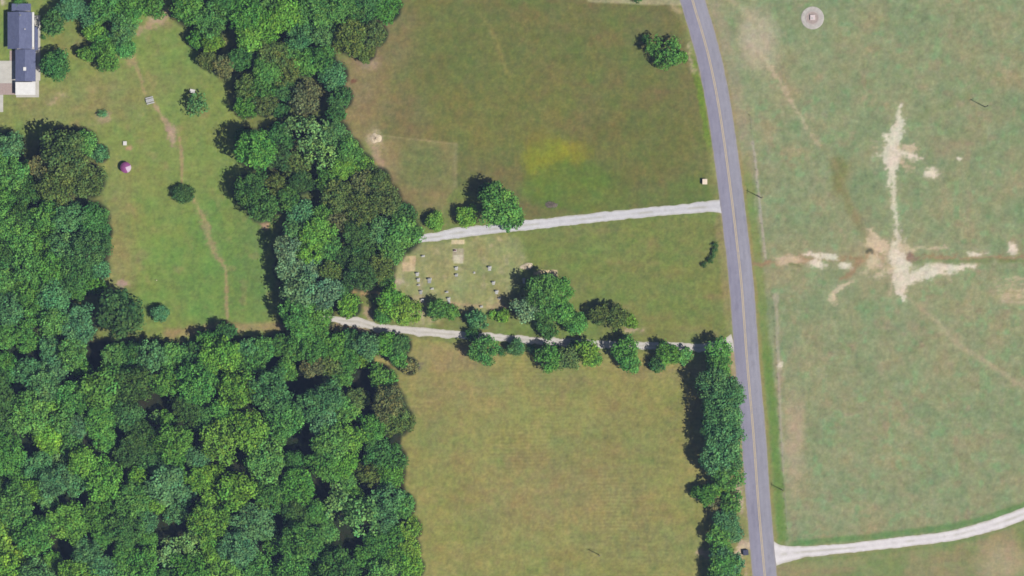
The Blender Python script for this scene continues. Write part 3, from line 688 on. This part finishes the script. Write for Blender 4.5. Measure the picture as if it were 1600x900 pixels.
for reg in PLACE:
    L = [t for t in T if t['reg'] == reg and not t['lab'] and not t.get('under')]
    y0 = min(t['y'] for t in L); hh = {'lane': 1000, 'roadside': 1000, 'house': 1000}.get(reg, 40)
    rows = {}
    for t in L: rows.setdefault(int((t['y']-y0)//hh), []).append(t)
    nrow = 0
    for k in sorted(rows):
        cnt = {}
        for t in rows[k]: cnt.setdefault((t['c'], 'shrub' if (t['r']*S*1.1 < 1.9 or t['h'] <= .65) else 'tree'), []).append(t)
        for (c, kw), ts in cnt.items():
            if reg == 'roadside':
                ts.sort(key=lambda t: t['y']); side = 'top'
            else: ts.sort(key=lambda t: t['x']); side = 'left'
            for q_, t in enumerate(ts):
                o_ = 'only' if len(ts) == 1 else ORD[q_]; tail = '' if len(ts) == 1 else ' from %s' % side
                if hh == 1000: LABELS[id(t)] = '%s %s %s%s in the %s' % (o_, TW[c], kw, ' from the '+side if tail else '', PLACE[reg])
                else: LABELS[id(t)] = '%s %s %s%s, %s row down of the %s' % (o_, TW[c], kw, tail, ORD[nrow], PLACE[reg])
        nrow += 1
for t in T:
    R = t['r']*S*(1.2 if t['reg'] in ('southwest', 'west', 'north', 'middle') else (1.5 if t['y'] < 750 else 1.3) if t['reg'] == 'roadside' else 1.1)
    c = t['c']
    style = 'round'
    if R < 1.9: style = 'shrub'
    elif c == 'p' : style = 'open'
    elif c in ('k',) and t['reg'] in ('lawn',): style = 'dense'
    elif rt.random() < .12: style = 'dense'
    if t['reg'] == 'field' and c in 'gm': style = 'open'
    if t['reg'] == 'lawn' and t['x'] in (308, 161): style = 'open' if t['r'] > 12 else 'shrub'
    if t['x'] == 287: style = 'dense'
    if t['x'] == 88 and t['y'] == 102: style = 'dense'
    me, tr, R0, h0 = pick(style, R)
    s = R/R0
    hz = h0*s*t['h']*1.0
    if t['reg'] in ('southwest', 'middle', 'north', 'west'): hz += rt.uniform(.0, 2.8)*min(1, R/3.5)
    if t['x'] == 287: hz = R*.62
    x, y = P(t['x'], t['y'], hz)
    shrub = R < 1.9 or t['h'] <= .65
    name = 'shrub' if shrub else 'broadleaf_tree'
    # vary the foliage colour a little
    rc = np.array(TC[c], float)*(1+rt.uniform(-.06, .06)); rc[0] *= 1+rt.uniform(-.05, .05); rc[2] *= 1+rt.uniform(-.08, .08)
    colr = base(rc, 1.0)
    if t.get('under'):
        nv = len(me.vertices); cv_ = np.empty(nv*3, np.float32); me.vertices.foreach_get('co', cv_); cv_ = cv_.reshape(-1, 3)
        ca = np.empty(nv*4, np.float32); me.color_attributes['col'].data.foreach_get('color', ca); ca = ca.reshape(-1, 4)[:, :3]
        th = rt.uniform(0, 6.28); c_, s__ = math.cos(th), math.sin(th); q_ = cv_*s
        UV.append(np.stack([q_[:, 0]*c_-q_[:, 1]*s__+x, q_[:, 0]*s__+q_[:, 1]*c_+y, q_[:, 2]+hz], 1)); UC.append(ca*np.array(colr[:3])); continue
    root = bpy.data.objects.new(name, None); C.objects.link(root); root.location = (x, y, 0); root.rotation_euler = (0, 0, rt.uniform(0, 6.28)); root.empty_display_size = .5
    cr = bpy.data.objects.new('crown', me); tk = bpy.data.objects.new('trunk', tr)
    for o_, zz in ((cr, hz), (tk, hz)):
        C.objects.link(o_); o_.parent = root; o_.location = (0, 0, hz); o_.color = colr
    ex = rt.uniform(.93, 1.08)
    if t['x'] == 287: ex = 1.16; root.rotation_euler = (0, 0, -.12)
    cr.scale = (s*ex, s/ex, s*rt.uniform(.9, 1.25)); tk.scale = (s, s, hz/h0)
    kindw = 'shrub' if shrub else 'tree'
    lab = t['lab'] or LABELS[id(t)]
    tag(root, lab, kindw, REG[t['reg']][1]); ntree += 1

if UV:
    uv_ = np.concatenate(UV); uc_ = np.concatenate(UC)
    uo = bpy.data.objects.new('understorey', mesh_np('understorey', uv_, np.arange(len(uv_)).reshape(-1, 4), [MAT_LEAF], uc_)); C.objects.link(uo)
    uo['kind'] = 'stuff'; uo['label'] = 'low green understorey filling the gaps between crowns of the lower left wood'; uo['category'] = 'undergrowth'
# ------------------------------------------------------------------ house
def shingle():
    m, nt, b = newmat('slate_shingle', .8)
    tc = nt.nodes.new('ShaderNodeTexCoord'); br = nt.nodes.new('ShaderNodeTexBrick')
    br.inputs['Scale'].default_value = 1.0; br.inputs['Brick Width'].default_value = .5; br.inputs['Row Height'].default_value = .28; br.inputs['Mortar Size'].default_value = .012
    br.inputs['Color1'].default_value = base((112,118,150)); br.inputs['Color2'].default_value = base((100,106,138)); br.inputs['Mortar'].default_value = base((82,86,112))
    mp = nt.nodes.new('ShaderNodeMapping'); mp.inputs['Rotation'].default_value = (0, 0, math.pi/2)
    nt.links.new(tc.outputs['Object'], mp.inputs[0]); nt.links.new(mp.outputs[0], br.inputs['Vector'])
    no = nt.nodes.new('ShaderNodeTexNoise'); no.inputs['Scale'].default_value = .9; no.inputs['Detail'].default_value = 5; nt.links.new(tc.outputs['Object'], no.inputs['Vector'])
    mr = nt.nodes.new('ShaderNodeMapRange'); mr.inputs[3].default_value = .8; mr.inputs[4].default_value = 1.2; nt.links.new(no.outputs['Fac'], mr.inputs[0])
    mx = nt.nodes.new('ShaderNodeVectorMath'); mx.operation = 'MULTIPLY'; nt.links.new(br.outputs['Color'], mx.inputs[0]); nt.links.new(mr.outputs[0], mx.inputs[1])
    nt.links.new(mx.outputs[0], b.inputs['Base Color'])
    return m
M_SH = shingle()
M_SID = simple('pale_siding', (206,200,192), .05, 2, .7, stretch=(1, 1, 8)); M_WHT = simple('white_metal', (238,236,232), .06, 1.2, .5); M_CONC = simple('concrete', (204,200,190), .09, .8, .9, 5)
M_PINK = simple('pink_brick_paving', (178,158,150), .12, 2.5, .9); M_GLASS = simple('dark_glass', (60,70,84), .05, 1, .15); M_TRIM = simple('white_trim', (225,222,216), .04, 2, .6)
M_DOOR = simple('brown_door', (120,86,64), .08, 3, .6); M_STONE = simple('pale_stone', (192,192,188), .12, 5, .8, 4, .2); M_STONE2 = simple('grey_stone', (158,160,162), .12, 5, .8, 4, .2)
M_RED = simple('red_granite', (120,70,72), .15, 8, .5); M_WOOD = simple('weathered_wood', (136,124,108), .2, 2, .9, stretch=(1, 1, .2)); M_BLUE = simple('dark_blue_metal', (56,60,88), .1, 2, .55)
M_PUR = simple('purple_fabric', (158,84,142), .07, 2, .85); M_HILITE = simple('highlight_fabric', (214,190,208), .06, 2, .85); M_METAL = simple('grey_metal', (140,142,146), .08, 3, .45)
M_SAND = simple('pale_sand', (226,208,178), .12, 2.5, .95, 5, .4); M_BRUSH = simple('cut_brush', (122,112,100), .3, 3, .95); M_TAN = simple('cream_paint', (240,222,196), .05, 2, .6)

def PB(mb, a, b, c, d, z0, z1):     # a box given by its plan in photo pixels
    x0 = (a-800)*S; x1 = (b-800)*S; y0 = (450-d)*S; y1 = (450-c)*S
    return mb.box(x0, x1, y0, y1, z0, z1)
hx, hy = P(33, 75)
house = thing('house', 'single-storey house with slate-blue shingle roofs and a white porch roof by a concrete pad', 'house', 33, 75)
def hpart(mb, name, mat, parent=house, bevel=0):
    o = mb.build(name, mat, bevel=bevel)
    # bring world coordinates into the frame of the parent
    off = Vector((hx, hy, 0))
    for v in o.data.vertices: v.co -= off
    o.parent = parent
    return o
X = lambda p: (p-800)*S
Y = lambda p: (450-p)*S
w = MB(); PB(w, 16.5, 50.5, 22, 75, 0, 2.7); PB(w, 28.5, 55.5, 75.02, 126, 0, 2.5); PB(w, 22, 48, 8.5, 21.98, 0, 2.2)
for (a, b, y, z0, zr) in ((16.5, 50.5, 22.02, 2.7, 4.0), (16.5, 50.5, 74.98, 2.7, 4.0), (28.5, 55.5, 125.9, 2.5, 3.45)):
    w.poly([(X(a), Y(y), z0), (X(b), Y(y), z0), ((X(a)+X(b))/2, Y(y), zr)])
hpart(w, 'wall', M_SID)
r1 = hpart(MB().gable(X(14), X(52), Y(77.5), Y(20), 2.82, 4.28), 'roof', M_SH)
r2 = hpart(MB().gable(X(26), X(57.5), Y(128), Y(78.2), 2.55, 3.55), 'roof', M_SH)
r3 = hpart(MB().poly([(X(20), Y(18), 2.5), (X(50), Y(18), 2.5), (X(50), Y(6.5), 2.15), (X(20), Y(6.5), 2.15)]).poly([(X(20), Y(18), 2.36), (X(50), Y(18), 2.36), (X(50), Y(6.5), 2.0), (X(20), Y(6.5), 2.0)])
           .poly([(X(20), Y(6.5), 2.15), (X(50), Y(6.5), 2.15), (X(50), Y(6.5), 2.0), (X(20), Y(6.5), 2.0)]).poly([(X(50), Y(18), 2.5), (X(50), Y(6.5), 2.15), (X(50), Y(6.5), 2.0), (X(50), Y(18), 2.36)]), 'roof', M_SH)
hpart(PB(MB(), 55.6, 61, 43, 79, 2.0, 2.14), 'side_awning', M_SH)
for yy in (44, 61, 78): hpart(MB().tube((X(60), Y(yy), 0), (X(60), Y(yy), 2.0), .05, .05, 6), 'post', M_TRIM)
hpart(PB(MB(), 52.1, 55.2, 20, 78, 2.3, 2.42), 'gutter_roof', M_WHT)
hpart(PB(MB(), 26, 57, 129, 149, 2.3, 2.42), 'porch_roof', M_WHT)
for a, b in ((27, 148), (56, 148), (41.5, 148)): hpart(MB().tube((X(a), Y(b), .1), (X(a), Y(b), 2.3), .07, .07, 8), 'post', M_TRIM)
hpart(PB(MB(), 25.2, 61, 126.2, 152, 0, .10), 'porch_floor', M_CONC); hpart(PB(MB(), 51, 63, 24, 126, 0, .05), 'side_path', M_CONC)
sk = hpart(PB(MB(), 39, 43.5, 106, 111.5, 3.38, 3.66), 'skylight', M_WHT, bevel=.03)
hpart(MB().tube((X(35), Y(25.5), 3.9), (X(35), Y(25.5), 4.6), .22, .22, 10), 'chimney', M_METAL)
hpart(MB().tube((X(42), Y(47), 3.4), (X(42), Y(47), 4.25), .14, .14, 8), 'vent', M_TRIM)
hpart(MB().tube((X(24), Y(60), 3.3), (X(24), Y(60), 3.9), .06, .06, 8), 'vent', M_METAL)
for (xw, y0, y1, side) in ((16.5, 30, 37, -1), (16.5, 45, 52, -1), (16.5, 60, 66, -1), (50.5, 30, 36, 1), (50.5, 58, 66, 1), (55.5, 88, 95, 1), (55.5, 108, 115, 1), (28.5, 86, 92, -1)):
    xa = X(xw); f_ = hpart(MB().box(xa-.05, xa+.05, Y(y1)-.08, Y(y0)+.08, .95, 2.1), 'window', M_TRIM)
    hpart(MB().box(xa+side*.03-.03, xa+side*.03+.035*1.0, Y(y1), Y(y0), 1.03, 2.02), 'pane', M_GLASS, f_) if False else None
    g_ = MB().box(xa-.062, xa+.062, Y(y1), Y(y0), 1.03, 2.02).build('pane', M_GLASS)
    for v in g_.data.vertices: v.co -= Vector((hx, hy, 0))
    g_.parent = f_
hpart(MB().box(X(40)-.45, X(40)+.45, Y(126)-.06, Y(126)+.04, .1, 2.1), 'door', M_DOOR)
pad = MB(); PB(pad, -60, 24.8, 95, 130, -.1, .06); o = pad.build('driveway', M_CONC); o['kind'] = 'structure'
pad = MB(); PB(pad, -60, 25.0, 130.05, 148, -.1, .055); o = pad.build('pavement', M_PINK); o['kind'] = 'structure'
pad = MB(); PB(pad, 15, 25.5, 79, 94.9, -.1, .05); o = pad.build('pavement', M_PINK); o['kind'] = 'structure'
pad = MB(); PB(pad, -10, 5, 148.1, 175, -.1, .05); o = pad.build('path', M_CONC); o['kind'] = 'structure'

# ------------------------------------------------------------------ things on the lawn
u = thing('patio_umbrella', 'purple round garden umbrella with pale panels coloured as its sun highlight on the left lawn', 'umbrella', 197.5, 262)
n = 16; Rr = 1.38
can = MB(); pale = MB()
prof = [(0, 2.62), (.35, 2.55), (.75, 2.38), (1.1, 2.12), (Rr, 1.82)]
for i in range(n):
    a0 = 2*math.pi*i/n; a1 = 2*math.pi*(i+1)/n
    tgt = pale if (a0 > 2*math.pi*13/16-.01 or a0 < 2*math.pi*1/16-.01) else can  # pale gores face the sun: the canopy's highlight put into the colour
    for k in range(4):
        (ra, za), (rb, zb) = prof[k], prof[k+1]
        q = [(ra*math.cos(a0), ra*math.sin(a0), za), (rb*math.cos(a0), rb*math.sin(a0), zb), (rb*math.cos(a1), rb*math.sin(a1), zb), (ra*math.cos(a1), ra*math.sin(a1), za)]
        if ra == 0: q = [q[0], q[1], q[2]]
        tgt.poly(q)
    (rb, zb) = prof[-1]; tgt.poly([(rb*math.cos(a0), rb*math.sin(a0), zb), (rb*math.cos(a1), rb*math.sin(a1), zb), (rb*math.cos(a1), rb*math.sin(a1), zb-.16), (rb*math.cos(a0), rb*math.sin(a0), zb-.16)])
can.build('canopy', M_PUR, u); pale.build('canopy_highlight', M_HILITE, u)
MB().tube((0, 0, 0), (0, 0, 2.7), .03, .03, 8).build('pole', M_METAL, u); MB().lathe([(.0, .12), (.25, .12), (.32, 0)], 20).build('base', M_METAL, u)
ri = MB()
for i in range(8):
    a = 2*math.pi*i/8; ri.tube((0, 0, 2.55), (Rr*.97*math.cos(a), Rr*.97*math.sin(a), 1.80), .012, .012, 4)
ri.build('ribs', M_METAL, u)

s_ = thing('picnic_table', 'pale grey-white picnic table standing on the lawn footpath', 'table', 234.5, 157, .25)
t_ = MB()
for k in range(5): t_.box(-.98, .98, -.42+k*.17, -.42+k*.17+.155, .72, .76)
t_.build('tabletop', M_STONE, s_)
for sgn in (-1, 1): MB().box(-.98, .98, sgn*.72-.15, sgn*.72+.15, .43, .47).build('bench', M_STONE, s_)
for sgn in (-1, 1):
    MB().tube((sgn*.7, -.65, 0), (sgn*.7, -.2, .72), .045, .045, 6).tube((sgn*.7, .65, 0), (sgn*.7, .2, .72), .045, .045, 6).tube((sgn*.7, -.8, .42), (sgn*.7, .8, .42), .04, .04, 6).build('leg', M_WOOD, s_)

def crate(name, label, cat, px_, py_, w_, d_, h_, mat, rot=0, lid=M_TRIM, group=None):
    r_ = thing(name, label, cat, px_, py_, rot, group)
    MB().box(-w_/2, w_/2, -d_/2, d_/2, .04, h_).build('body', mat, r_, bevel=.02)
    MB().box(-w_/2-.03, w_/2+.03, -d_/2-.03, d_/2+.03, h_+.003, h_+.06).build('lid', lid, r_, bevel=.015)
    MB().box(-w_/2+.05, w_/2-.05, -d_/2+.05, d_/2-.05, 0, .037).build('base', M_METAL, r_)
    return r_
crate('storage_box', 'small white box above the purple umbrella on the lawn', 'box', 195.5, 224, .85, .95, .5, M_TRIM)
crate('storage_box', 'white box at the top edge of the grey-green lawn tree', 'box', 301, 142.5, 1.25, .85, .6, M_TRIM, -.2)
crate('utility_box', 'cream utility box in the brown field just above the upper drive by the road', 'utility box', 1101, 284, 1.15, 1.3, 1.2, M_TAN, 0, M_TAN)
crate('utility_bin', 'dark blue bin on bare ground at the left edge of the road', 'bin', 1165, 863, 1.25, 1.25, 1.1, M_BLUE, .1, M_BLUE)
st_ = MB().box(-.09, .09, -.09, .09, 0, .9).build('marker_post', M_TAN, loc=(*P(245, 438), 0)); tag(st_, 'short pale marker post alone in the lower lawn', 'post')
st_ = MB().box(-.22, .22, -.18, .18, 0, .7).build('marker_post', M_STONE, loc=(*P(549, 444.5), 0), bevel=.03); tag(st_, 'small white marker at the lower edge of the middle grove', 'post')

# ------------------------------------------------------------------ headstones
def headstone(px_, py_, w_, d_, h_, mat, label, rot=0.0, ledger=0.0, top='round'):
    w_ *= .85; d_ *= .85; ledger *= .8
    g_ = thing('headstone', label, 'headstone', px_, py_, rot, 'headstones in the small cemetery')
    MB().box(-w_/2-.1, w_/2+.1, -d_/2-.14, d_/2+.14, 0, .16).build('base', M_CONC, g_, bevel=.02)
    m = MB(); pr = []
    n_ = 8
    for i in range(n_+1):
        a = math.pi*i/n_; pr.append((-w_/2*math.cos(a), h_-.12*w_+.22*w_*math.sin(a)))
    pr = [(-w_/2, .163)]+pr+[(w_/2, .163)]
    k = len(m.v); m.v += [(x_, -d_/2, z_) for x_, z_ in pr]+[(x_, d_/2, z_) for x_, z_ in pr]; L_ = len(pr)
    m.f += [tuple(range(L_)), tuple(range(2*L_-1, L_-1, -1))]+[(i, i+L_, (i+1) % L_+L_, (i+1) % L_) for i in range(L_)]
    m.build('tablet', mat, g_)
    if ledger: MB().box(-w_/2+.03, w_/2-.03, -d_/2-.16-ledger, -d_/2-.16, 0, .14).build('ledger_slab', mat, g_, bevel=.02)
    return g_
q = math.pi/2
headstone(661, 400, .8, .3, .9, M_STONE, 'white headstone just right of the square bare dirt patch')
headstone(652, 427, .9, .32, .9, M_STONE, 'headstone at the top of the long stone row below the square dirt patch', 0, .5)
headstone(653.5, 436, .85, .3, .8, M_STONE, 'headstone second from the top of the long stone row below the dirt patch', .1, .5)
headstone(657.5, 455, .8, .3, .8, M_STONE2, 'grey headstone third down the left stone row, above a gap', 0, .6)
headstone(660, 468, .9, .34, .9, M_STONE, 'pale headstone at the bottom end of the left stone row', 0, .5)
headstone(671, 436, 1.1, .4, 1.0, M_STONE2, 'wide grey headstone right of the long left stone row', 0, .9)
headstone(675, 451, .75, .3, .7, M_STONE, 'small pale headstone below the wide grey one')
headstone(698, 456, .7, .3, .7, M_STONE2, 'small grey headstone above the white ledger stone at the shrubs')
headstone(701, 466, .85, .32, .9, M_STONE, 'white headstone with long ledger above the shrubs of the lane', .1, 1.2)
headstone(713, 418, .85, .32, .8, M_STONE, 'pale headstone below the pale plot in the middle of the cemetery', 0, .5)
headstone(713, 429, .8, .32, .8, M_STONE2, 'grey headstone lowest in the middle line of the cemetery', 0, .3)
headstone(711, 391.5, .7, .32, .8, M_RED, 'dark red headstone on the bare plot under the upper drive')
headstone(741, 426, .4, .24, .45, M_STONE, 'tiny white headstone alone on the grass in the middle of the cemetery')
headstone(765, 417.5, .95, .4, 1.0, M_STONE, 'bright white headstone at the top of the right stone row', 0, .7)
headstone(771, 441, .85, .34, 1.0, M_STONE, 'white headstone second down the right stone row', 0, .4)
headstone(776, 455, .9, .36, .9, M_STONE, 'white headstone third down the right stone row', 0, .5)
headstone(780.5, 466, .7, .3, .7, M_STONE, 'pale headstone lowest in the right stone row')
headstone(752, 479, .7, .3, .8, M_STONE, 'white headstone at the lower edge of the cemetery by the shrubs')
headstone(818.5, 436, .7, .34, .8, M_STONE, 'white headstone beside the big dark lane tree, under the pale sand heap', 0, 1.0)
headstone(654, 445, .6, .26, .6, M_STONE2, 'small grey headstone between the pairs of the left stone row')

def mound(name, label, px_, py_, rx, ry, h_, mat, rot=0, seed=0, cat='heap'):
    n_ = 40; rr = np.linspace(0, 1, 12); v = []; r_ = np.random.default_rng(seed); ph = r_.uniform(0, 6, 3)
    for q_ in rr:
        for i in range(n_):
            a = 2*math.pi*i/n_; e = 1+.12*math.sin(2*a+ph[0])+.09*math.sin(3*a+ph[1])+.06*math.sin(5*a+ph[2])
            z_ = h_*(1-q_**1.6)*(1+.12*r_.normal()) if q_ < .97 else -.03
            v.append((rx*q_*e*math.cos(a), ry*q_*e*math.sin(a), max(z_, .01) if q_ < .97 else -.03))
    f = [(a*n_+i, (a+1)*n_+i, (a+1)*n_+(i+1) % n_, a*n_+(i+1) % n_) for a in range(11) for i in range(n_)]
    me = bpy.data.meshes.new(name); me.from_pydata(v, [], f); me.materials.append(mat)
    o = bpy.data.objects.new(name, me); C.objects.link(o); o.location = (*P(px_, py_), 0); o.rotation_euler = (0, 0, rot)
    return tag(o, label, cat)
mound('sand_heap', 'pale sand heap on the grass above the headstone by the big lane tree', 823, 416, 1.6, .85, .5, M_SAND, .35, 1)
mound('sand_heap', 'pale rounded heap of sand where the middle grove meets the top field', 587, 216, 1.35, 1.35, .6, M_SAND, 0, 2)
b_ = mound('brush_pile', 'grey heap of cut brush in the top field above the gravel drive', 861, 320, 1.5, .85, .5, M_BRUSH, -.2, 3, 'brush pile')
br_ = MB(); rb = random.Random(4)
for k in range(60):
    a = rb.uniform(0, 6.28); r0 = rb.uniform(0, 1); x_, y_ = 1.3*r0*math.cos(a), .8*r0*math.sin(a); a2 = rb.uniform(0, 6.28); L_ = rb.uniform(.4, 1.1)
    br_.tube((x_, y_, .2+.3*(1-r0)), (x_+L_*math.cos(a2), y_+L_*math.sin(a2), .35+rb.uniform(-.1, .5)*(1-r0)), .03, .015, 4)
br_.build('branches', M_WOOD, b_)

# ------------------------------------------------------------------ round pad in the pasture
wp = thing('livestock_waterer', 'round pale concrete pad with ringed square centre at the top of the pasture', 'waterer', 1269.5, 28)
MB().lathe([(0, .08), (2.75, .08), (2.87, .0)], 48).build('pad', simple('pale_pad', (192,186,178), .16, 1.1, .9, 5), wp)
MB().lathe([(1.75, .083), (1.75, .17), (1.45, .17), (1.45, .083)], 40).build('ring', simple('pinkish_ring', (190,178,172), .08, 2, .9), wp)
MB().lathe([(0, .088), (1.44, .088)], 40).build('basin_floor', simple('worn_floor', (176,160,152), .12, 2, .9), wp)
MB().box(-.62, .62, -.55, .75, .09, .55).build('tank', simple('pale_tank', (222,204,202), .05, 2, .7), wp, bevel=.05)
MB().box(-.35, .1, -.3, .1, .553, .60).build('lid', M_STONE, wp)

# ------------------------------------------------------------------ utility poles and fences
def pole(px_, py_, h_, rot, label):
    r_ = thing('utility_pole', label, 'utility pole', px_, py_, rot, 'wooden utility poles')
    MB().tube((0, 0, -.3), (0, 0, h_), .11, .07, 10).build('shaft', M_WOOD, r_)
    MB().box(-.6, .6, -.04+.12, .04+.12, h_-.62, h_-.53).build('crossarm', M_WOOD, r_)
    for x_ in (-.52, 0, .52): MB().lathe([(.0, h_-.36), (.05, h_-.38), (.06, h_-.5), (.03, h_-.548)], 8, (x_, .12)).build('insulator', M_METAL, r_)
pole(1539, 167, 7.4, .4, 'wooden utility pole alone on the right side of the pasture below the round pad')
pole(1189, 309, 7.2, 1.4, 'wooden utility pole beside the pasture fence near the upper drive junction')
pole(936, 867, 5.6, .4, 'wooden utility pole alone low in the tan field left of the road')
pole(1221, 765, 5.4, 1.4, 'wooden utility pole right of the road above the lower right driveway')
def fence(pts, label, spacing=3.2):
    c, w_ = resample(pts, [1]*len(pts), 4)
    x0, y0 = P(*c[0]); f_ = bpy.data.objects.new('wire_fence', None); C.objects.link(f_); f_.location = (x0, y0, 0)
    tag(f_, label, 'fence', 'wire fences beside the road')
    pts3 = [(P(*p)[0]-x0, P(*p)[1]-y0) for p in c]
    acc = 0; last = pts3[0]; pm = MB().tube((0, 0, -.2), (0, 0, 1.15), .06, .05, 6).mesh('post', M_WOOD); posts = [pts3[0]]
    for p_ in pts3[1:]:
        acc += math.hypot(p_[0]-last[0], p_[1]-last[1]); last = p_
        if acc > spacing: posts.append(p_); acc = 0
    for p_ in posts:
        o_ = bpy.data.objects.new('post', pm); C.objects.link(o_); o_.parent = f_; o_.location = (p_[0], p_[1], 0)
    wr = MB()
    for z_ in (.35, .65, .95):
        for a_, b_2 in zip(posts[:-1], posts[1:]): wr.tube((*a_, z_), (*b_2, z_), .006, .006, 3, False)
    wr.build('wires', M_METAL, f_)
fence([(1172,180),(1178,230),(1184,290),(1191,350),(1198,404)], 'wire fence on wooden posts right of the road above the dirt ditch')
fence([(1208,460),(1213,540),(1218,640),(1224,740),(1231,836)], 'wire fence on wooden posts right of the road below the dirt ditch')
print('objects', len(bpy.data.objects))

# ------------------------------------------------------------------ the air between the camera and the ground
hz_ = MB().box(-4300, 4300, -4300, 4300, -1.5, HC+8)
vm = bpy.data.materials.new('air'); vm.use_nodes = True; nt = vm.node_tree; nt.nodes.clear()
pv = nt.nodes.new('ShaderNodeVolumePrincipled'); pv.inputs['Color'].default_value = (.42, .58, 1, 1); pv.inputs['Density'].default_value = 0.000043; pv.inputs['Anisotropy'].default_value = 0.0
ou = nt.nodes.new('ShaderNodeOutputMaterial'); nt.links.new(pv.outputs[0], ou.inputs['Volume'])
ho = hz_.build('haze', vm); ho['kind'] = 'stuff'
